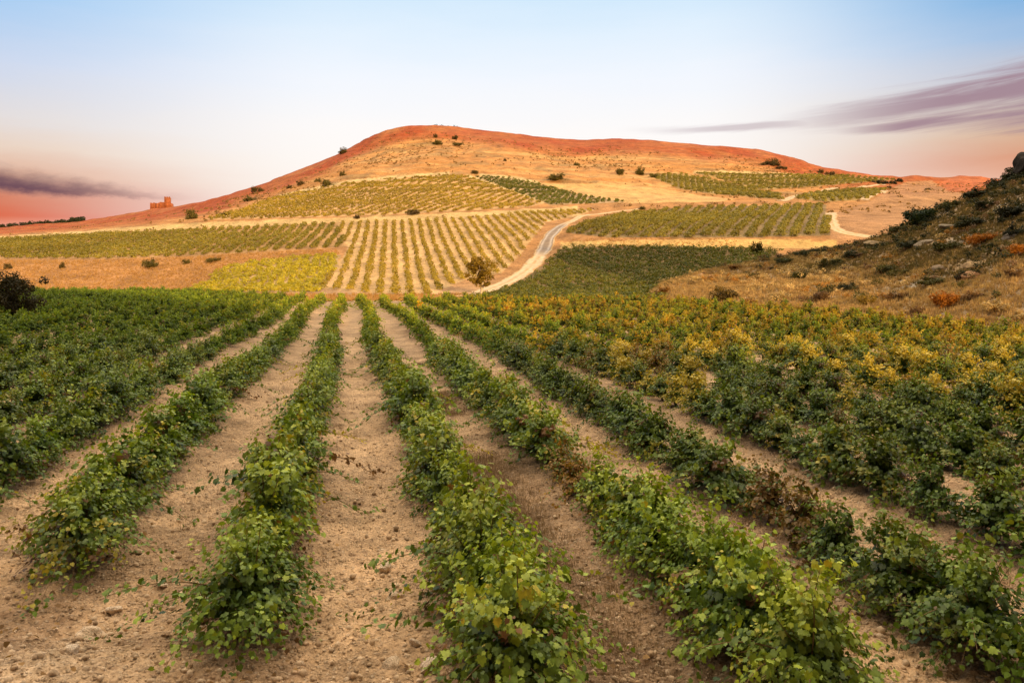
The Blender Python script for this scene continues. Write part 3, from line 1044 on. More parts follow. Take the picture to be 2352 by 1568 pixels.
for q, i in enumerate(order[:300]):
    px, py, row, num = plants[i]
    rng = np.random.default_rng(5000 + i)
    am = autumn_glint_amount(np.array([px]), np.array([py]))[0]
    kind_ = SPECIAL.get(i) or ('yellow' if rng.random() < am * 0.75 else 'green')
    if kind_ == 'green':
        k = int(rng.integers(0, 9))
    elif kind_ == 'yellow' and rng.random() < 0.8:
        k = 15 + int(rng.integers(0, 3))
    else:
        k = 9 + int(rng.integers(0, 3))
    sc = rng.uniform(0.78, 1.26) * (1.0 if -3 < row < 2 else (0.92 if row < 4 else 0.86)) * (0.9 if kind_ == 'brown' else 1.0)
    reach = {-3: 0, -2: 1, -1: 1, 0: 3, 1: 5, 2: 5, 3: 4}.get(row, 0)
    if num <= reach and kind_ == 'green':
        k = 12 + (num + row) % 3
        sc = {(-1, 1): 0.98, (-2, 1): 0.95, (0, 1): 1.06, (0, 2): 0.9}.get((row, num), rng.uniform(0.82, 1.0))
    e = empty("grapevine", (px, py, float(zs[i]) - 0.01), 0.2 + math.pi * int(rng.integers(0, 2)) + rng.uniform(-0.25, 0.25))
    e.scale = (sc, sc, sc * rng.uniform(0.92, 1.08))
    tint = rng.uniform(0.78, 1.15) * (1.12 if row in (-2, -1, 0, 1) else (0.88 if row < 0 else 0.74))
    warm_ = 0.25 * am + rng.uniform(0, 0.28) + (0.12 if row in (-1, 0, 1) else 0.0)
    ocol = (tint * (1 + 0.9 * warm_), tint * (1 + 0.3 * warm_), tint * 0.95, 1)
    if kind_ == 'yellow':
        ocol = (1.15, 1.1, 0.8, 1)
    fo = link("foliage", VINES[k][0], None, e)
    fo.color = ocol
    tr_ = link("trunk", VINES[k][1], None, e)
    side_ = f"{nth(-row)} row left" if row < 0 else f"{nth(row + 1)} row right"
    look = {'green': 'green', 'yellow': 'gold-tinted', 'brown': 'browned'}[kind_]
    tag(e, f"{look} grapevine, {nth(num)} from the near end, {side_} of the middle bare furrow", "grapevine", "bush vines in the rows of the near vineyard")

# the rest of the near field, past the three hundred nearest
mb = MB()
for i, (px, py, row, num) in enumerate(plants):
    if i in singles:
        continue
    rng = np.random.default_rng(5000 + i)
    lv = 0 if py < 46 else (1 if py < 80 else 2)
    Cn, N, T, A, Kc, S = LODS[int(rng.integers(0, 8))][lv]
    a = 0.2 + math.pi * int(rng.integers(0, 2)) + rng.uniform(-0.25, 0.25)
    ca, sa = math.cos(a), math.sin(a)
    R = np.array([[ca, -sa, 0], [sa, ca, 0], [0, 0, 1.0]])
    am = autumn_glint_amount(np.array([px]), np.array([py]))[0]
    sc = rng.uniform(0.80, 1.25) * (0.88 if -4 <= row <= 4 else 0.82)
    P = (Cn @ R.T) * sc + np.array((px, py, zs[i] - 0.01))
    n = len(A)
    has_glints = rng.random() < am * 0.72
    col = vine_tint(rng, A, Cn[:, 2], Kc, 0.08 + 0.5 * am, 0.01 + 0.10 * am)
    if has_glints:  # low-sun glints put into the colour of the upper leaves
        t_ = sstep(A + 0.5 * (Kc - 0.5) + 0.5 * (Cn[:, 2] - 0.6) + rng.normal(0, 0.12, n), 0.42, 0.80)[:, None]
        gold = np.array((0.52, 0.41, 0.042)) * (1 - 0.45 * (rng.random((n, 1)) < 0.3) * np.array((0.3, 1.0, 1.0)))
        col = col * (1 - t_) + gold * t_
    uu_ = UC + F * px / py
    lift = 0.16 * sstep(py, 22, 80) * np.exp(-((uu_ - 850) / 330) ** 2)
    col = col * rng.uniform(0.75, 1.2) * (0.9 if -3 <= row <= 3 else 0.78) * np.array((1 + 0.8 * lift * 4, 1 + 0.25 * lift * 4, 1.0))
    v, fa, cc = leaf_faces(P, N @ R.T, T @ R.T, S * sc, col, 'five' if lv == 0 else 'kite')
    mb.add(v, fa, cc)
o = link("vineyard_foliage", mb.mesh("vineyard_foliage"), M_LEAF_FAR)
tag(o, "green and golden vine rows of the near vineyard receding towards the hill", kind='stuff')


# ------------------------------------------------------------------ distant vineyards on the terraces, one mass of vines each
def field(poly, direction, row_sp, plant_sp, name, label, cols, nleaf=26, height=0.95, width=0.62, size=0.34, seed=1, bounds=None, jit=0.14, gap=0.06, ymin=90, roadgap=3.2):
    d = np.array(direction, float)
    d /= np.linalg.norm(d)
    nrm = np.array((d[1], -d[0]))
    x0, x1, y0, y1 = bounds
    cs = np.array([(x0, y0), (x1, y0), (x1, y1), (x0, y1)])
    a, b = cs @ d, cs @ nrm
    A_, B_ = np.meshgrid(np.arange(a.min(), a.max(), plant_sp), np.arange(b.min(), b.max(), row_sp))
    rng = np.random.default_rng(seed)
    A_ = A_ + rng.uniform(-0.25, 0.25, A_.shape) * plant_sp
    B_ = B_ + rng.normal(0, jit, B_.shape)
    X = (A_[..., None] * d + B_[..., None] * nrm).reshape(-1, 2)
    X = X[(X[:, 0] > x0) & (X[:, 0] < x1) & (X[:, 1] > max(y0, ymin)) & (X[:, 1] < y1)]
    z = ground_z(X[:, 0], X[:, 1])
    u, v = proj(X[:, 0], X[:, 1], z)
    ok = inpoly(u, v, poly) & (rng.random(len(u)) > gap)
    ok &= scrub_z(X[:, 0], X[:, 1], False) < z + 0.4
    X, z = X[ok], z[ok]
    if roadgap:
        ok = road_dist(X[:, 0], X[:, 1]) > roadgap
        X, z = X[ok], z[ok]
    n = len(X)
    vig = 0.62 + 0.76 * fbm(X[:, 0] * 0.13, X[:, 1] * 0.13, 3, seed + 40)
    hv = height * rng.uniform(0.65, 1.25, n) * vig
    wv = width * rng.uniform(0.7, 1.25, n) * vig
    L = nleaf
    th = rng.uniform(0, 6.283, (n, L))
    el = np.arcsin(rng.uniform(-0.25, 1.0, (n, L)))
    rr = rng.uniform(0.6, 1.0, (n, L))
    ox = np.cos(th) * np.cos(el) * rr * wv[:, None]
    oy = np.sin(th) * np.cos(el) * rr * wv[:, None]
    oz = (0.38 + 0.62 * np.sin(el) * rr) * hv[:, None]
    P = np.stack([X[:, 0:1] + ox, X[:, 1:2] + oy, z[:, None] + oz], -1).reshape(-1, 3)
    N = np.stack([np.cos(th) * np.cos(el), np.sin(th) * np.cos(el), np.sin(el) + 0.4], -1).reshape(-1, 3) + rng.normal(0, 0.4, (n * L, 3))
    T = np.stack([np.cos(th), np.sin(th), -0.6 + 0 * th], -1).reshape(-1, 3) + rng.normal(0, 0.3, (n * L, 3))
    S = size * rng.uniform(0.7, 1.25, n * L)
    c0, c1 = np.array(cols[0]), np.array(cols[1])
    t = np.clip(np.repeat(rng.random(n), L) * 0.6 + rng.normal(0.2, 0.2, n * L), 0, 1)[:, None]
    big = np.repeat(fbm(X[:, 0] * 0.06, X[:, 1] * 0.06, 3, seed), L)[:, None]
    col = (c0 + (c1 - c0) * t) * (0.7 + 0.6 * big)
    vv, fa, cc = leaf_faces(P, N, T, S, col, 'kite')
    o = link(name, make_mesh(name, vv, fa, cc), M_LEAF_FAR)
    tag(o, label, kind='stuff')
    return o


OLIVE = ((0.17, 0.155, 0.026), (0.34, 0.275, 0.048))
OLIVE2 = ((0.24, 0.19, 0.030), (0.46, 0.34, 0.052))
YGREEN = ((0.30, 0.27, 0.025), (0.55, 0.46, 0.045))
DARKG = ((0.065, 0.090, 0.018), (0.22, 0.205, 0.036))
RD = (-0.2021, 1.0)
field(P_CENTRE, (-0.15, 1.0), 2.35, 1.1, "terraced_vineyard", "striped vineyard in the middle with sandy furrows below the hill", OLIVE2, 28, 0.9, 0.58, 0.30, 11, (-50, 45, 100, 250), 0.15, 0.08)
field(P_LEFT, (-0.12, 1.0), 2.6, 1.15, "terraced_vineyard", "long green vineyard strip above the dry grass bank", OLIVE, 30, 1.0, 0.84, 0.38, 12, (-210, -30, 160, 285))
field(P_YEL, (-0.2, 1.0), 1.7, 1.1, "terraced_vineyard", "bright yellow green vineyard patch beside the dry grass slope", YGREEN, 30, 0.9, 0.85, 0.34, 13, (-75, -20, 105, 190), 0.3, 0.02)
field(P_UPPER, (0.34, 0.94), 3.2, 1.3, "terraced_vineyard", "triangular vineyard with diagonal rows high on the hill", OLIVE2, 26, 0.9, 0.74, 0.45, 14, (-130, 20, 225, 350), 0.1)
field(P_UPR, (0.2, 1.0), 2.2, 1.4, "terraced_vineyard", "narrow dark vineyard wedge between the diagonal rows and stubble", DARKG, 22, 0.95, 0.8, 0.45, 15, (-25, 55, 240, 360), 0.3)
field(P_G1, (0.2, 1.0), 2.6, 1.4, "terraced_vineyard", "sloping green vineyard above the pale stubble field", OLIVE, 30, 0.95, 1.15, 0.5, 16, (40, 140, 250, 420), 0.2)
field(P_G2, (0.5, 1.0), 2.8, 1.5, "terraced_vineyard", "long green vineyard under the right shoulder of the hill", OLIVE, 30, 0.95, 1.2, 0.55, 17, (60, 260, 280, 520), 0.2)
field(P_G3, (0.35, 1.0), 2.6, 1.4, "terraced_vineyard", "small oval vineyard beside the curve of a pale track", OLIVE, 28, 0.95, 1.05, 0.5, 18, (70, 190, 240, 400), 0.2)
field(P_BIG, (0.385, 0.92), 3.1, 1.15, "terraced_vineyard", "wide green vineyard block above the pale cut bank", OLIVE, 40, 1.05, 1.22, 0.42, 19, (10, 115, 170, 270), 0.1)
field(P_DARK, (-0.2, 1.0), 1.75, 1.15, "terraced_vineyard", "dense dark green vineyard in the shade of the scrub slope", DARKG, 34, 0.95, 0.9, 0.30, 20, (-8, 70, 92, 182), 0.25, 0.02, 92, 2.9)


# ------------------------------------------------------------------ shrubs, trees
def crown_leaves(rng, clumps, crad, per, leaf, col0, col1, dry=0.0):
    """leaf clumps: clumps is (n,3) centres"""
    n = len(clumps)
    rad = crad * rng.uniform(0.65, 1.25, n)
    d = rng.normal(0, 1, (n, per, 3))
    d /= np.linalg.norm(d, axis=2)[..., None]
    r = rng.uniform(0.35, 1.0, (n, per, 1)) ** 0.6
    P = clumps[:, None, :] + d * r * rad[:, None, None] * np.array((1, 1, 0.8))
    N = d + np.array((0, 0, 0.5)) + rng.normal(0, 0.4, d.shape)
    T = d * 0.6 + rng.normal(0, 0.6, d.shape)
    t = np.clip(rng.random((n, 1, 1)) * 0.5 + rng.random((n, per, 1)) * 0.5, 0, 1)
    col = np.array(col0) + (np.array(col1) - np.array(col0)) * t
    S = leaf * rng.uniform(0.7, 1.3, n * per)
    return leaf_faces(P.reshape(-1, 3), N.reshape(-1, 3), T.reshape(-1, 3), S, col.reshape(-1, 3), 'kite')


SHRUB_MESH = []
for k in range(6):
    rng = np.random.default_rng(700 + k)
    nn = 34
    th = rng.uniform(0, 6.283, nn)
    rr = np.sqrt(rng.random(nn)) * 0.72
    zz_ = rng.uniform(0.15, 1.0, nn) * np.sqrt(np.clip(1 - (rr / 0.95) ** 2, 0.05, 1)) * rng.uniform(0.7, 1.0, nn)
    cl = np.stack([rr * np.cos(th), rr * np.sin(th), zz_], 1)
    mb = MB()
    v, fa, cc = crown_leaves(rng, cl, 0.26, 42, 0.10, (0.55, 0.55, 0.55), (1.35, 1.35, 1.2))
    mb.add(v, fa, cc)
    for q in range(9):
        p = cl[int(rng.integers(0, nn))]
        mb.tube([(rng.normal(0, 0.06), rng.normal(0, 0.06), -0.12), p * np.array((0.5, 0.5, 0.5)), p], [0.03, 0.018, 0.008], 5, (0.9, 0.7, 0.5))
    me = mb.mesh("shrub")
    me.materials.append(M_SHRUB)
    SHRUB_MESH.append(me)


def shrub(name, label, u, v, w, h, col, cat="shrub", group=None, on_scrub=False, seed=0, at_d=None, sink=0.08):
    """a bush whose base stands at a traced point; w and h in traced pixels"""
    if on_scrub:
        d = np.arange(30, 130, 0.2)
        xx_ = (u - UC) / F * d
        zz_ = scrub_z(xx_, d)
        vv = VH - F * (zz_ - CAMH) / d
        ok = np.nonzero((vv <= v) & (zz_ > 0.0))[0]
        i = ok[0] if len(ok) else int(np.argmin(vv))
        p = (float(xx_[i]), float(d[i]), float(zz_[i]))
    else:
        p = unproj(u, v, 20)
        if at_d:
            p = ((u - UC) / F * at_d, at_d, float(ground_z((u - UC) / F * at_d, at_d)))
    s = p[1] / F
    rng = random.Random(seed * 7 + int(u))
    o = bpy.data.objects.new(name, SHRUB_MESH[rng.randrange(6)])
    COL.objects.link(o)
    hh = h * s
    o.location = (p[0], p[1], p[2] - sink * hh)
    o.rotation_euler = (0, 0, rng.uniform(0, 6.28))
    o.scale = (w * s / 1.75, w * s / 1.75, hh / 1.12)
    o.color = (*col, 1)
    return tag(o, label, cat, group)


CB = (0.125, 0.092, 0.034)      # far hill bush
CG = (0.150, 0.125, 0.036)
HB = "bushes dotted over the hill"
for q, (u_, v_, w_, h_, c_, lb) in enumerate([
    (788, 352, 26, 15, CB, "dark bush on the left flank of the hill skyline"),
    (592, 446, 34, 19, CB, "round dark bush left of the upper vineyard, on the red slope"),
    (575, 460, 44, 12, CG, "low spreading bush just under the round dark bush"),
    (515, 497, 26, 8, CG, "small flat bush near the lower tip of the upper vineyard"),
    (440, 502, 32, 27, CG, "tall round green bush at the left tip of the upper vineyard"),
    (787, 403, 20, 14, CG, "single small round bush on the bare tan slope"),
    (752, 430, 36, 19, CG, "wide bush at the top left corner of the upper vineyard"),
    (730, 420, 22, 11, CG, "small bush behind the wide bush above the upper vineyard"),
    (690, 428, 26, 10, CB, "low dark bush on the slope above the upper vineyard"),
    (665, 437, 18, 8, CB, "tiny bush beside the low dark bush on the red slope"),
    (1280, 418, 56, 15, CG, "long flat bush beside the pale stubble field"),
    (1424, 405, 26, 16, CG, "paler of the two round trees above the stubble field"),
    (1470, 402, 28, 18, CG, "greener of the two round trees above the stubble field"),
    (1770, 381, 54, 17, CB, "wide dark thicket on the right shoulder of the hill"),
    (1795, 390, 30, 9, CB, "small thicket below the wide dark thicket"),
    (1885, 396, 20, 9, CB, "dark bush where the right shoulder of the hill drops"),
    (1905, 402, 26, 10, CB, "dark bush below the one at the drop of the hill"),
    (1005, 331, 30, 11, CG, "pale bush under the summit of the hill"),
    (1045, 318, 16, 12, CB, "dark bush directly beneath the summit clump"),
    (1000, 316, 14, 8, CB, "small bush beneath the middle of the summit"),
    (1052, 333, 34, 8, CG, "low wide bush under the summit, lower right of the pale bush"),
    (1325, 377, 16, 8, CG, "lone small bush on the saddle slope"),
    (1090, 400, 24, 9, CB, "low bush at the upper right corner of the diagonal rows"),
    (1160, 372, 10, 7, CB, "small dot of a bush left of the saddle ledge"),
    (1738, 585, 30, 36, (0.085, 0.080, 0.020), "upright olive shrub at the far corner of the shaded vineyard"),
    (345, 614, 42, 20, CG, "broad green bush on the dry grass bank"),
    (428, 606, 26, 10, CG, "small bush right of the broad green bush on the dry bank"),
    (490, 603, 36, 12, CG, "low bush on the dry bank near the yellow green vineyard"),
    (143, 615, 16, 16, CB, "small upright bush on the dry bank below the long strip"),
    (18, 616, 22, 15, CB, "dark tuft bush at the outer end of the dry bank"),
    (110, 552, 26, 10, CG, "green bush on the pale bank above the long strip"),
    (820, 498, 20, 9, (0.10, 0.07, 0.03), "small rust coloured bush on the bank above the striped vineyard"),
    (950, 490, 34, 13, (0.11, 0.075, 0.03), "wider rust coloured bush on the bank above the striped vineyard"),
    (1475, 480, 20, 8, CG, "small bush at the upper end of the dirt road"),
    (1100, 440, 10, 5, CG, "tiny bush inside the dark vineyard wedge"),
    (2130, 440, 22, 10, CB, "dark bush on the brown slope below the far red hill"),
    (2040, 432, 20, 8, CB, "small bush on the edge of the brown slope"),
    (1500, 410, 26, 9, CG, "low bush at the upper corner of the sloping green vineyard"),
]):
    shrub("bush", lb, u_, v_, w_ * 0.95, h_ * 1.3, c_, "bush", HB, seed=q)
# the clump along the summit and along the skyline
for q, (u_, w_, h_) in enumerate([(972, 12, 5), (985, 10, 5), (1000, 16, 7), (1014, 14, 8), (1030, 16, 7), (1046, 18, 8), (1068, 10, 5), (1092, 12, 5), (1108, 9, 4), (1130, 12, 4), (1190, 9, 4), (1408, 10, 4),
                                  (1432, 12, 5), (1475, 14, 4), (1500, 12, 5), (1640, 16, 5), (1690, 12, 4), (1745, 16, 6), (1765, 12, 5)]):
    dd_ = float(np.interp(u_, CDU, CDD)) - 1
    side_ = "summit" if u_ < 1080 else ("ridge right of the summit" if u_ < 1300 else ("saddle knoll" if u_ < 1560 else "right shoulder"))
    shrub("bush", f"{nth(q + 1)} dark skyline bush from the summit rightwards, on the {side_}", u_, 300, w_, h_ + 3, (0.035, 0.035, 0.016), "bush", "bushes along the hill skyline", seed=90 + q, at_d=dd_, sink=0.15)
# row of dark trees beyond the right shoulder
for q, (u_, v_, w_, h_) in enumerate([(1985, 417, 26, 14), (2006, 418, 30, 16), (2028, 418, 26, 14), (2048, 419, 24, 12), (2064, 419, 20, 12)]):
    shrub("tree", f"{nth(q + 1)} dark round tree from the hill in the line on the skyline ridge", u_, v_, w_, h_, (0.032, 0.038, 0.018), "tree", "line of dark trees on the skyline ridge", seed=200 + q)


def make_tree(name, label, u, v, hpx, wpx, col0, col1, bark, lean=0.0, seed=1, trunk_frac=0.35, nclump=60, leaf=0.24, per=40, cat="tree", rxy=1.0):
    x, y, z = unproj(u, v, 20)
    s = y / F
    H, W = hpx * s, wpx * s
    rng = np.random.default_rng(seed)
    e = empty(name, (x, y, z))
    tag(e, label, cat)
    tb = MB()
    top = np.array((lean * H, 0, H * 0.8))
    k = np.linspace(0, 1, 8)
    pts_ = np.stack([top[0] * k ** 1.3 + 0.04 * H * np.sin(k * 5), 0.02 * H * np.sin(k * 4 + 1), -0.15 + (top[2] + 0.15) * k], 1)
    tb.tube(pts_, np.linspace(0.045 * H, 0.012 * H, 8), 9, bark)
    cl = []
    for q in range(nclump):
        th = rng.uniform(0, 6.283)
        rr = math.sqrt(rng.random()) * 0.5
        zz_ = rng.uniform(trunk_frac, 1.0)
        wz = math.sqrt(max(0.08, 1 - ((zz_ - (trunk_frac + 1) / 2) / ((1 - trunk_frac) / 2 * 1.08)) ** 2))
        cl.append((lean * H * zz_ + rr * W * wz * math.cos(th) * 0.9, rr * W * wz * math.sin(th) * 0.9 * rxy, H * zz_ * 0.96))
    cl = np.array(cl)
    for q in range(12):
        p = cl[int(rng.integers(0, nclump))]
        b0 = pts_[int(rng.integers(2, 6))]
        tb.tube([b0, (b0 + p) / 2 + np.array((0, 0, 0.05 * H)), p], [0.014 * H, 0.010 * H, 0.004 * H], 6, bark)
    o = link("trunk", tb.mesh("trunk", True), M_BARK, e)
    cl = cl + rng.normal(0, 0.05, cl.shape) * W
    vv, fa, cc = crown_leaves(rng, cl, 0.13 * W, per, leaf, col0, col1)
    o = link("crown", make_mesh("crown", vv, fa, cc), M_SHRUB, e)
    return e


make_tree("tree", "lone olive brown tree with a pale trunk beside the dirt road", 1104, 676, 88, 76, (0.17, 0.115, 0.018), (0.38, 0.25, 0.035), (0.70, 0.58, 0.46), 0.02, 5, 0.26, 46, 0.28, 62)
make_tree("tree", "dark leaning bushy tree standing before the dry grass field", 22, 735, 104, 150, (0.028, 0.026, 0.014), (0.075, 0.062, 0.026), (0.10, 0.07, 0.05), 0.0, 8, 0.06, 110, 0.16, 70)

# ------------------------------------------------------------------ shrubs and rocks on the scrub slope
OR_ = (0.42, 0.165, 0.026)
OR2 = (0.24, 0.12, 0.03)
OLV = (0.085, 0.082, 0.024)
DKG = (0.032, 0.050, 0.020)
STR = (0.52, 0.38, 0.19)
RU = (0.17, 0.095, 0.045)
SG = "shrubs on the scrub slope"
for q, (u_, v_, w_, h_, c_, lb) in enumerate([
    (2118, 512, 88, 56, DKG, "large dark green bush on the crest of the scrub slope"),
    (2060, 530, 60, 18, OLV, "low olive shrub downhill of the large dark green bush"),
    (2185, 478, 60, 24, OLV, "olive shrub on the crest, uphill of the large dark bush"),
    (2245, 452, 70, 26, (0.05, 0.052, 0.022), "dark shrub under the steep shoulder below the black rock"),
    (2290, 428, 60, 30, (0.04, 0.042, 0.02), "dark shrub at the foot of the black rock"),
    (2335, 408, 70, 34, (0.04, 0.04, 0.02), "dark shrub hugging the base of the black rock"),
    (1665, 690, 74, 46, (0.14, 0.095, 0.03), "olive and rust shrub by the lower edge of the scrub slope"),
    (1600, 648, 40, 18, STR, "straw coloured tuft at the low tip of the scrub slope"),
    (1525, 676, 40, 24, OR2, "rusty tuft at the very tip of the scrub slope"),
    (1835, 640, 46, 24, OLV, "olive shrub in the middle of the scrub slope above straw grass"),
    (1905, 610, 60, 26, OLV, "wide olive shrub below the slope crest"),
    (1960, 590, 50, 22, (0.06, 0.062, 0.026), "grey green shrub on the middle crest of the slope"),
    (1800, 604, 50, 20, OLV, "low olive shrub along the far crest of the slope"),
    (1950, 668, 52, 26, (0.06, 0.06, 0.03), "dark grey shrub in the middle of the slope foot"),
    (1880, 690, 60, 32, RU, "purple brown shrub near the vine tops"),
    (1990, 700, 50, 36, (0.30, 0.20, 0.04), "golden shrub right behind the vine tops"),
    (2060, 690, 60, 30, RU, "brown shrub between the golden shrub and the orange one"),
    (2170, 705, 76, 54, OR_, "bright orange shrub low on the slope"),
    (2290, 715, 70, 34, STR, "straw coloured tuft right of the bright orange shrub"),
    (2240, 690, 60, 28, RU, "brown shrub above the straw coloured tuft"),
    (2140, 655, 70, 26, OLV, "olive shrub above the bright orange shrub"),
    (2040, 625, 66, 28, OLV, "broad olive shrub beside the pale outcrop"),
    (2220, 640, 56, 26, (0.05, 0.05, 0.026), "dark shrub under the big flat boulder"),
    (2260, 560, 74, 36, OR_, "orange shrub above the big flat boulder"),
    (2335, 590, 60, 44, OR_, "orange shrub beside the slope rocks, further up"),
    (2330, 640, 50, 30, RU, "brown shrub under the upper orange shrub"),
    (2180, 575, 70, 30, OLV, "olive shrub left of the upper orange shrub"),
    (2090, 570, 66, 26, (0.055, 0.058, 0.026), "dark olive shrub below the large dark green bush"),
    (2230, 520, 80, 34, (0.05, 0.052, 0.022), "dark green shrub midway up the steep shoulder"),
    (2320, 500, 80, 40, (0.035, 0.037, 0.018), "black green thicket on the steep shoulder under the rock"),
    (2330, 545, 50, 40, (0.03, 0.034, 0.018), "dark thicket next to the grey rock face"),
    (2270, 478, 60, 26, (0.045, 0.046, 0.022), "dark shrub between the shoulder and the rock"),
    (1745, 640, 46, 18, STR, "pale straw tuft on the lower middle slope"),
    (1790, 690, 56, 26, STR, "straw tuft behind the vine tops, left of the purple brown shrub"),
    (1720, 700, 40, 20, OR2, "rusty tuft beside the olive and rust shrub"),
    (1840, 585, 40, 16, OLV, "small olive shrub on the long low crest"),
    (1690, 618, 36, 14, OR2, "rusty tuft on the long low crest"),
    (2105, 722, 50, 26, RU, "brown tuft left under the bright orange shrub"),
    (2345, 735, 50, 26, STR, "straw tuft at the foot of the slope"),
]):
    shrub("shrub", lb, u_, v_, w_, h_, c_, "shrub", SG, True, 400 + q)


def rock_mesh(seed, cuts=3, flat=0.7, ledge=0.0, amp=0.30):
    import bmesh
    bm = bmesh.new()
    bmesh.ops.create_icosphere(bm, subdivisions=cuts + 1, radius=1.0)
    rng = np.random.default_rng(seed)
    pl = rng.normal(0, 1, (9, 3))
    pl /= np.linalg.norm(pl, axis=1)[:, None]
    dist = rng.uniform(0.62, 0.9, 9)
    for v in bm.verts:
        p = np.array(v.co)
        for n_, d_ in zip(pl, dist):
            e = p @ n_ - d_
            if e > 0:
                p = p - n_ * e * 0.92
        k = fbm(np.array([p[0] * 1.7 + seed]), np.array([p[1] * 1.7 + p[2] * 2.3]), 4, seed % 50)[0] - 0.5
        p = p * (1 + amp * k)
        if ledge:
            p[:2] *= 1 + ledge * math.sin(p[2] * 9)
        v.co = (p[0], p[1], p[2] * flat)
    me = bpy.data.meshes.new("rock")
    bm.to_mesh(me)
    bm.free()
    at = me.color_attributes.new('tint', 'FLOAT_COLOR', 'POINT')
    at.data.foreach_set('color', np.ones(len(me.vertices) * 4, np.float32))
    me.materials.append(M_STONE)
    return me


ROCKS = [rock_mesh(40 + k, 3, (0.55, 0.7, 0.8, 0.6)[k % 4], 0.05 if k % 2 else 0.0) for k in range(6)]
for q, (u_, v_, w_, h_, c_, lb) in enumerate([
    (2250, 608, 76, 44, (0.46, 0.36, 0.22), "big flat pale boulder on the scrub slope"),
    (2235, 636, 52, 30, (0.50, 0.33, 0.21), "warm coloured boulder just below the big flat one"),
    (2158, 620, 40, 24, (0.34, 0.30, 0.26), "grey boulder left of the big flat one"),
    (2140, 640, 40, 22, (0.42, 0.31, 0.22), "brownish boulder below the grey boulder"),
    (2325, 545, 60, 44, (0.22, 0.22, 0.23), "grey rock face under the upper orange shrub"),
    (2130, 560, 56, 26, (0.30, 0.28, 0.24), "pale grey outcrop midway along the slope crest"),
    (2190, 520, 60, 22, (0.30, 0.29, 0.25), "long grey outcrop on the steep shoulder"),
    (1612, 632, 16, 10, (0.62, 0.48, 0.34), "small white stone at the tip of the slope"),
    (1632, 636, 20, 9, (0.62, 0.48, 0.34), "flat white slab beside the small white stone"),
    (1770, 622, 50, 12, (0.46, 0.38, 0.30), "low pale ledge along the long crest"),
    (1900, 655, 26, 12, (0.40, 0.32, 0.26), "half buried stone in the middle of the slope"),
    (2010, 560, 50, 18, (0.40, 0.34, 0.24), "pale outcrop downhill of the large dark bush"),
]):
    d = np.arange(30, 130, 0.2)
    xx_ = (u_ - UC) / F * d
    zz_ = scrub_z(xx_, d)
    vv = VH - F * (zz_ - CAMH) / d
    ok = np.nonzero((vv <= v_) & (zz_ > 0.0))[0]
    i = ok[0] if len(ok) else int(np.argmin(vv))
    s = d[i] / F
    o = bpy.data.objects.new("boulder", ROCKS[q % 6])
    COL.objects.link(o)
    o.location = (float(xx_[i]), float(d[i]), float(zz_[i]) - 0.14 * h_ * s)
    o.rotation_euler = (0.1, -0.15, q * 1.3)
    o.scale = (w_ * s * 0.50, w_ * s * 0.5, h_ * s * 0.72)
    o.color = (c_[0] * 0.80, c_[1] * 0.66, c_[2] * 0.50, 1)
    tag(o, lb, "boulder", "rocks on the scrub slope")
# the black rock standing on the ridge at the edge of the picture
ud, dd_ = 2356.0, 103.0
xk = (ud - UC) / F * dd_
zk = float(scrub_z(np.array([xk]), np.array([dd_]))[0])
rm = rock_mesh(77, 3, 1.0, 0.06, 0.35)
o = link("rock", rm, None)
o.location = (xk, dd_, zk + 1.3)
o.scale = (1.55, 1.5, 2.3)
o.rotation_euler = (0.05, 0.12, 0.6)
o.color = (0.035, 0.028, 0.022, 1)
tag(o, "dark upright rock standing on top of the scrub slope ridge", "rock")

# ------------------------------------------------------------------ grass (nobody could count it)
def tufts(X, Y, Z, rng, h, blades, wid, col0, col1, spread=0.16):
    n = len(X)
    th = rng.uniform(0, 6.283, (n, blades))
    lean = rng.uniform(0.1, 0.9, (n, blades))
    hh = h[:, None] * rng.uniform(0.55, 1.1, (n, blades))
    bx = X[:, None] + rng.normal(0, spread, (n, blades)) * h[:, None] * 1.4
    by = Y[:, None] + rng.normal(0, spread, (n, blades)) * h[:, None] * 1.4
    bz = np.repeat(Z[:, None], blades, 1) - 0.03
    tx_, ty_ = bx + np.cos(th) * lean * hh * 0.6, by + np.sin(th) * lean * hh * 0.6
    tz = bz + hh * (1 - 0.3 * lean)
    wx, wy = -np.sin(th + 0.6) * wid, np.cos(th + 0.6) * wid
    a = np.stack([bx - wx, by - wy, bz], -1)
    b = np.stack([bx + wx, by + wy, bz], -1)
    c_ = np.stack([tx_, ty_, tz], -1)
    V = np.stack([a, b, c_], 2).reshape(-1, 3)
    fa = np.arange(len(V)).reshape(-1, 3)
    t = np.clip(rng.random((n, 1)) * 0.7 + rng.random((n, blades)) * 0.3, 0, 1)[..., None]
    cc = np.array(col0) + (np.array(col1) - np.array(col0)) * t
    return V, fa, np.repeat(cc.reshape(-1, 3), 3, axis=0)


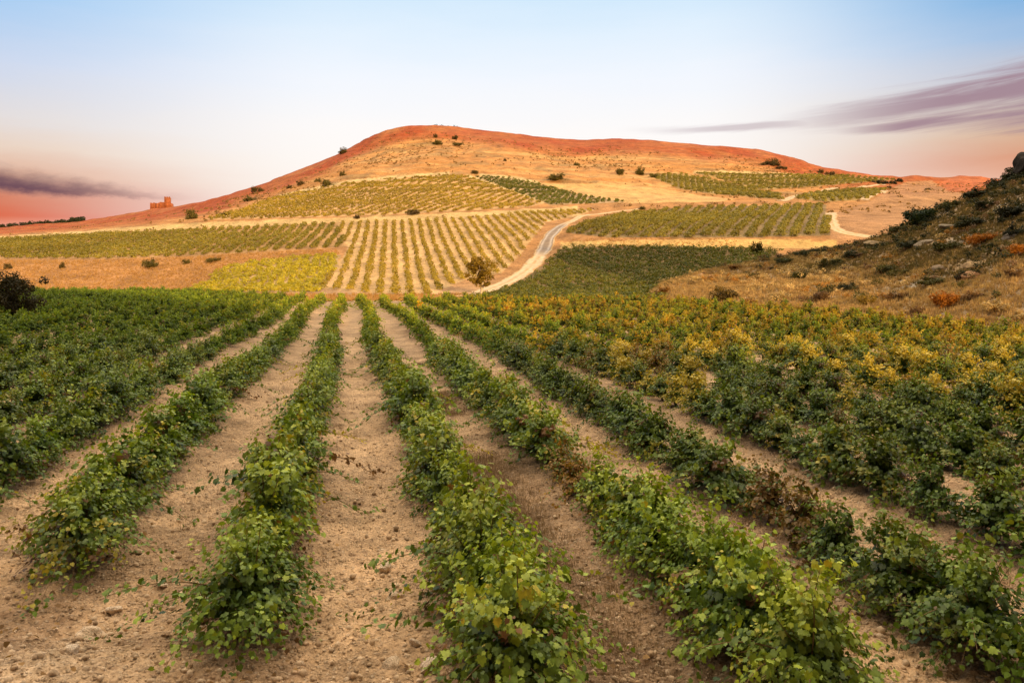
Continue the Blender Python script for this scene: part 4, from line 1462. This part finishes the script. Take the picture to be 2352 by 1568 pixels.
rng = np.random.default_rng(801)
n = 150000
X = rng.uniform(14, 105, n)
Y = rng.uniform(30, 132, n)
Z = scrub_z(X, Y)
u_, v_ = proj(X, Y, Z)
ok = (Z > 0.05) & (u_ < 2480) & (Z > base_z(X, Y)) & (rng.random(n) < 0.25 + 0.9 * fbm(X * 0.25, Y * 0.25, 3, 141))
X, Y, Z = X[ok], Y[ok], Z[ok]
low = sstep(Z, 7.5, 1.5)
mbg = MB()
half = (fbm(X * 0.1, Y * 0.1, 3, 145) + 0.5 * low + rng.normal(0, 0.12, len(X))) > 0.72
for sel, c0, c1, hm in ((half, (0.30, 0.185, 0.09), (0.66, 0.47, 0.25), 0.42), (~half, (0.085, 0.070, 0.032), (0.30, 0.215, 0.10), 0.40)):
    h = hm * rng.uniform(0.6, 1.4, sel.sum())
    mbg.add(*tufts(X[sel], Y[sel], Z[sel], rng, h, 13, 0.035, c0, c1))
o = link("dry_grass", mbg.mesh("dry_grass"), M_GRASS)
tag(o, "dry straw and olive grass covering the scrub slope", kind='stuff')

# low undergrowth between the larger shrubs
n = 5200
X = rng.uniform(14, 105, n)
Y = rng.uniform(30, 128, n)
Z = scrub_z(X, Y)
u_, v_ = proj(X, Y, Z)
pick = fbm(X * 0.13, Y * 0.13, 3, 171)
ok = (Z > 0.3) & (u_ < 2480) & (Z > base_z(X, Y)) & (rng.random(n) < (0.12 + 1.3 * (pick - 0.3)) * (0.45 + 0.55 * sstep(Z, 2, 7)) + 0.35 * sstep(Z, 5, 12))
X, Y, Z = X[ok], Y[ok], Z[ok]
n = len(X)
kindc = fbm(X * 0.09 + 5, Y * 0.09, 3, 175) + rng.normal(0, 0.13, n) - 0.24 * sstep(Z, 4.0, 10.0) + 0.16 * sstep(Z, 5.0, 1.5)
pal = np.array([(0.040, 0.045, 0.020), (0.10, 0.092, 0.030), (0.22, 0.13, 0.075), (0.40, 0.20, 0.045), (0.58, 0.42, 0.21)])
ki = np.clip(np.searchsorted([0.36, 0.52, 0.62, 0.69], kindc), 0, 4)
mbu = MB()
szu = rng.uniform(0.35, 1.0, n)
for k in range(5):
    m = ki == k
    if not m.any():
        continue
    C0 = np.stack([X[m], Y[m], Z[m] + 0.15 + 0.38 * szu[m]], 1)
    off_ = rng.normal(0, 1, (m.sum(), 4, 3)) * np.array((0.5, 0.5, 0.22)) * szu[m][:, None, None]
    cl = (C0[:, None, :] + off_).reshape(-1, 3)
    mbu.add(*crown_leaves(rng, cl, 0.38, 22, 0.15, pal[k] * 0.6, pal[k] * 1.35))
o = link("undergrowth", mbu.mesh("undergrowth"), M_SHRUB)
tag(o, "low olive, rust and straw undergrowth all over the scrub slope", kind='stuff')

# sparse tufts and thorn cushions all over the bare hill
n = 26000
X = rng.uniform(-330, 330, n)
Y = rng.uniform(225, 600, n)
Z = ground_z(X, Y)
u_, v_ = proj(X, Y, Z)
fieldm = np.zeros(n, bool)
for q_ in (P_UPPER, P_UPR, P_WHEAT, P_G1, P_G2, P_G3, P_BIG, P_CENTRE, P_LEFT):
    fieldm |= inpoly(u_, v_, q_)
pick = fbm(X * 0.02, Z * 0.10, 4, 181)
ok = (~fieldm) & (v_ > np.interp(u_, GU, cv) + 9) & (rng.random(n) < np.clip((pick - 0.36) * 2.2, 0.03, 0.7)) & (u_ > -150) & (u_ < 2450) & (road_dist(X, Y) > 4)
X, Y, Z = X[ok], Y[ok], Z[ok]
n = len(X)
C0 = np.stack([X, Y, Z + 0.15], 1)
V, fa, cc = crown_leaves(rng, C0, 0.75, 9, 0.55, (0.13, 0.085, 0.030), (0.36, 0.22, 0.08))
o = link("hill_tufts", make_mesh("hill_tufts", V, fa, cc), M_SHRUB)
tag(o, "dry thorny tufts scattered thinly over the bare hill", kind='stuff')

# dry grass on the bank at the left, the end of the near rows and the cut banks
n = 60000
X = rng.uniform(-130, 50, n)
Y = rng.uniform(99, 200, n)
Z = ground_z(X, Y)
u_, v_ = proj(X, Y, Z)
pl = [(-200, 600), (0, 598), (200, 598), (400, 592), (600, 580), (770, 572), (780, 585), (690, 592), (560, 604), (505, 622), (460, 655), (430, 672), (300, 672), (-200, 674)]
p2 = [(520, 684), (560, 674), (1000, 676), (1090, 672), (1060, 690), (640, 693)]
p3 = [(1285, 566), (1310, 548), (1500, 547), (1900, 546), (1920, 566), (1500, 569)]
ok = inpoly(u_, v_, pl) | inpoly(u_, v_, p2) | (inpoly(u_, v_, p3) & (rng.random(n) < 0.5))
X, Y, Z = X[ok], Y[ok], Z[ok]
V, fa, cc = tufts(X, Y, Z, rng, rng.uniform(0.25, 0.6, len(X)), 9, 0.035, (0.30, 0.16, 0.06), (0.60, 0.38, 0.16))
o = link("dry_grass", make_mesh("dry_grass", V, fa, cc), M_GRASS)
tag(o, "orange dry grass on the banks between the vineyards", kind='stuff')

# dead weeds lying in the furrows close by
n = 9000
Y = rng.uniform(7.5, 36, n)
rowc = rng.choice([1, 1, 1, 1, 2, 3, 0, -1, 1], n) + rng.normal(0, 0.16, n)
X = -0.2021 * Y + (0.05 + 0.648 * rowc) * CAMH
ok = (fbm(X * 0.7, Y * 0.45, 4, 85) > 0.47) & ((rowc > 0.5) | (rng.random(n) < 0.25))
X, Y = X[ok], Y[ok]
V, fa, cc = tufts(X, Y, ground_z(X, Y), rng, rng.uniform(0.05, 0.16, len(X)), 12, 0.003, (0.10, 0.06, 0.04), (0.34, 0.24, 0.15), 0.6)
o = link("dry_weeds", make_mesh("dry_weeds", V, fa, cc), M_GRASS)
tag(o, "dead brown weeds lying in the furrows between the nearest rows", kind='stuff')

# fallen leaves under the nearest rows
n = 2400
Y = 7.2 + rng.random(n) ** 1.4 * 22
uu_ = rng.uniform(-100, 2450, n)
X = (uu_ - UC) / F * Y
rcx = row_coord(X, Y)
ok = rng.random(n) < 0.12 + 0.9 * np.exp(-((np.abs(rcx - np.floor(rcx) - 0.5)) / 0.22) ** 2)
X, Y = X[ok], Y[ok]
n = len(X)
zb = ground_z(X, Y) + 0.06
N = np.array((0, 0, 1.0)) + rng.normal(0, 0.45, (n, 3))
T = rng.normal(0, 1, (n, 3)) * np.array((1, 1, 0.2))
t = rng.random((n, 1))
V, fa, cc = leaf_faces(np.stack([X, Y, zb], 1), N, T, rng.uniform(0.04, 0.085, n), np.array((0.13, 0.075, 0.035)) * (1 - t) + np.array((0.36, 0.22, 0.09)) * t, 'five')
o = link("fallen_leaves", make_mesh("fallen_leaves", V, fa, cc), M_GRASS)
tag(o, "fallen brown vine leaves lying on the soil under the nearest rows", kind='stuff')

# low woodland far off at the left edge of the hill
n = 420
uu_ = rng.uniform(-290, 192, n)
dist_ = np.interp(uu_, CDU, CDD) - rng.uniform(2, 34, n)
X = (uu_ - UC) / F * dist_
Z = ground_z(X, dist_)
cl = np.stack([X, dist_, Z + rng.uniform(0.6, 2.7, n)], 1)
V, fa, cc = crown_leaves(rng, cl, 1.9, 26, 1.1, (0.020, 0.026, 0.012), (0.060, 0.062, 0.026))
o = link("far_wood", make_mesh("far_wood", V, fa, cc), M_SHRUB)
tag(o, "dark far wood in a band on the horizon left of the ruin", kind='stuff')

# ------------------------------------------------------------------ ruined castle on the ridge
dk = float(np.interp(372, CDU, CDD)) - 4
xk = (370 - UC) / F * dk
zk = float(ground_z(xk, dk)) - 0.6
s = dk / F
e = empty("ruined_castle", (xk, dk, zk), 0.25)
tag(e, "small ruined stone castle with a square tower on the left ridge", "castle")
wc = (0.40, 0.135, 0.060)
wb = MB()
hh = 19 * s
W = 46 * s
rngk = random.Random(4)


def ragged(mbx, x0, x1, y0, y1, h, n):
    """a wall whose top is broken in steps"""
    xs = np.linspace(x0, x1, n + 1)
    for a, b in zip(xs[:-1], xs[1:]):
        mbx.box((a, y0, 0), (b, y1, h * rngk.uniform(0.86, 1.04)), wc)


ragged(wb, -W / 2, W * 0.16, -1.0, 0.0, hh, 9)
ragged(wb, W * 0.16 + 3.9, W / 2, -1.0, 0.0, hh * 0.95, 3)
ragged(wb, -W / 2, W / 2, 7.0, 8.0, hh * 0.9, 8)
for xa in (-W / 2, W / 2 - 1.0):
    wb.box((xa, 0.01, 0), (xa + 1.0, 6.99, hh * 0.9), wc)
for k in range(4):
    xa = -W / 2 + 1.0 + k * 2.4
    wb.box((xa, -1.45, 0), (xa + 0.7, -1.003, hh * 0.8), (0.30, 0.10, 0.05))
link("wall", wb.mesh("wall"), M_WALL, e)
tb = MB()
tb.box((W * 0.16 + 0.003, -1.3, 0), (W * 0.16 + 3.897, 2.6, 30 * s), wc)
for k in range(3):
    xa = W * 0.16 + 0.05 + k * 1.42
    tb.box((xa, -1.32, 30 * s + 0.002), (xa + 0.9, -0.7, 30 * s + 0.6), wc)
link("tower", tb.mesh("tower"), M_WALL, e)

# ------------------------------------------------------------------ stones
def soil_at(x, y):
    return float(ground_z(x, y))


for q, (u_, v_, w_, lb) in enumerate([
    (208, 1482, 58, "largest pale stone on the bare soil, near the track corner"),
    (262, 1400, 40, "ochre stone on bare soil behind the largest pale stone"),
    (470, 1432, 54, "pale stone just left of the trailing nearest vine"),
    (484, 1392, 42, "whitish stone behind the pale stone by the trailing vine"),
    (375, 1350, 30, "small stone between the two nearest vines at the field edge"),
    (885, 1322, 36, "pale stone in the middle furrow nearest the camera"),
    (905, 1380, 30, "small white stone in the middle furrow, below the pale one"),
    (955, 1495, 34, "light stone in the middle furrow beside the biggest vine"),
    (985, 1552, 50, "flat stone at the bottom of the middle furrow"),
    (900, 1550, 46, "rounded stone at the bottom left of the middle furrow"),
    (40, 1285, 26, "small pale stone on the verge left of the dark vine"),
    (160, 1545, 44, "stone half buried in the track verge"),
    (1400, 1215, 26, "small stone in the weedy furrow right of the middle"),
]):
    x_, y_, z_ = unproj(u_, v_)
    s = y_ / F
    o = bpy.data.objects.new("stone", ROCKS[(q * 5 + 1) % 6])
    COL.objects.link(o)
    o.location = (x_, y_, z_ + 0.10 * w_ * s)
    o.rotation_euler = (0.1 * q, 0.2, q * 2.1)
    o.scale = (w_ * s * 0.55, w_ * s * 0.46, w_ * s * 0.45)
    o.color = (0.66 + 0.05 * (q % 3), 0.50 + 0.05 * (q % 3), 0.34 + 0.05 * (q % 3), 1)
    tag(o, lb, "stone", "stones on the vineyard soil")

# gravel and clods
ico = np.array([(0, 0, 1), (0.9, 0, 0.3), (0.28, 0.86, 0.3), (-0.73, 0.53, 0.3), (-0.73, -0.53, 0.3), (0.28, -0.86, 0.3), (0.73, 0.53, -0.5), (-0.28, 0.86, -0.5), (-0.9, 0, -0.5), (-0.28, -0.86, -0.5), (0.73, -0.53, -0.5)])
ifc = np.array([(0, 1, 2), (0, 2, 3), (0, 3, 4), (0, 4, 5), (0, 5, 1), (1, 6, 2), (2, 7, 3), (3, 8, 4), (4, 9, 5), (5, 10, 1), (2, 6, 7), (3, 7, 8), (4, 8, 9), (5, 9, 10), (1, 10, 6)])
n = 34000
Y = 6.9 + (rng.random(n) ** 1.3) * 26
uu_ = rng.uniform(-120, 2460, n)
X = (uu_ - UC) / F * Y
rcx = row_coord(X, Y)
onr = np.abs(rcx - np.floor(rcx) - 0.5)
ok = (onr > 0.14) | (Y < 9)
ok &= rng.random(n) < 0.35 + 0.9 * fbm(X * 0.8, Y * 0.8, 3, 151)
X, Y = X[ok], Y[ok]
n = len(X)
sz = 0.006 + 0.036 * rng.random(n) ** 6 + 0.009 * rng.random(n)
a = rng.uniform(0, 6.283, n)
sc3 = sz[:, None] * rng.uniform(0.65, 1.3, (n, 3))
loc = ico[None] * rng.uniform(0.75, 1.25, (n, 11, 1)) * sc3[:, None, :]
ca, sa = np.cos(a)[:, None], np.sin(a)[:, None]
px = loc[..., 0] * ca - loc[..., 1] * sa + X[:, None]
py = loc[..., 0] * sa + loc[..., 1] * ca + Y[:, None]
zb = ground_z(X, Y) + ((fbm(X * 4.5, Y * 4.5, 4, 71) - 0.5) * 0.12 + (fbm(X * 14, Y * 14, 2, 75) - 0.5) * 0.08) * (1 - sstep(Y, 22, 60))
rcx = row_coord(X, Y)
onr = np.abs(rcx - np.floor(rcx) - 0.5)
zb = zb + 0.07 * np.cos(np.pi * np.clip(onr * 2, 0, 1)) * sstep(Y, 9, 14)
pz = loc[..., 2] * 0.8 + zb[:, None] + sz[:, None] * 0.25
V = np.stack([px, py, pz], -1).reshape(-1, 3)
fa = (ifc[None] + (np.arange(n) * 11)[:, None, None]).reshape(-1, 3)
t = rng.random((n, 1))
cc = np.array((0.36, 0.24, 0.14)) * (1 - t) + np.array((0.60, 0.45, 0.30)) * t
o = link("gravel", make_mesh("gravel", V, fa, np.repeat(cc, 11, axis=0)), M_STONE)
tag(o, "small stones and clods strewn over the vineyard soil", kind='stuff')
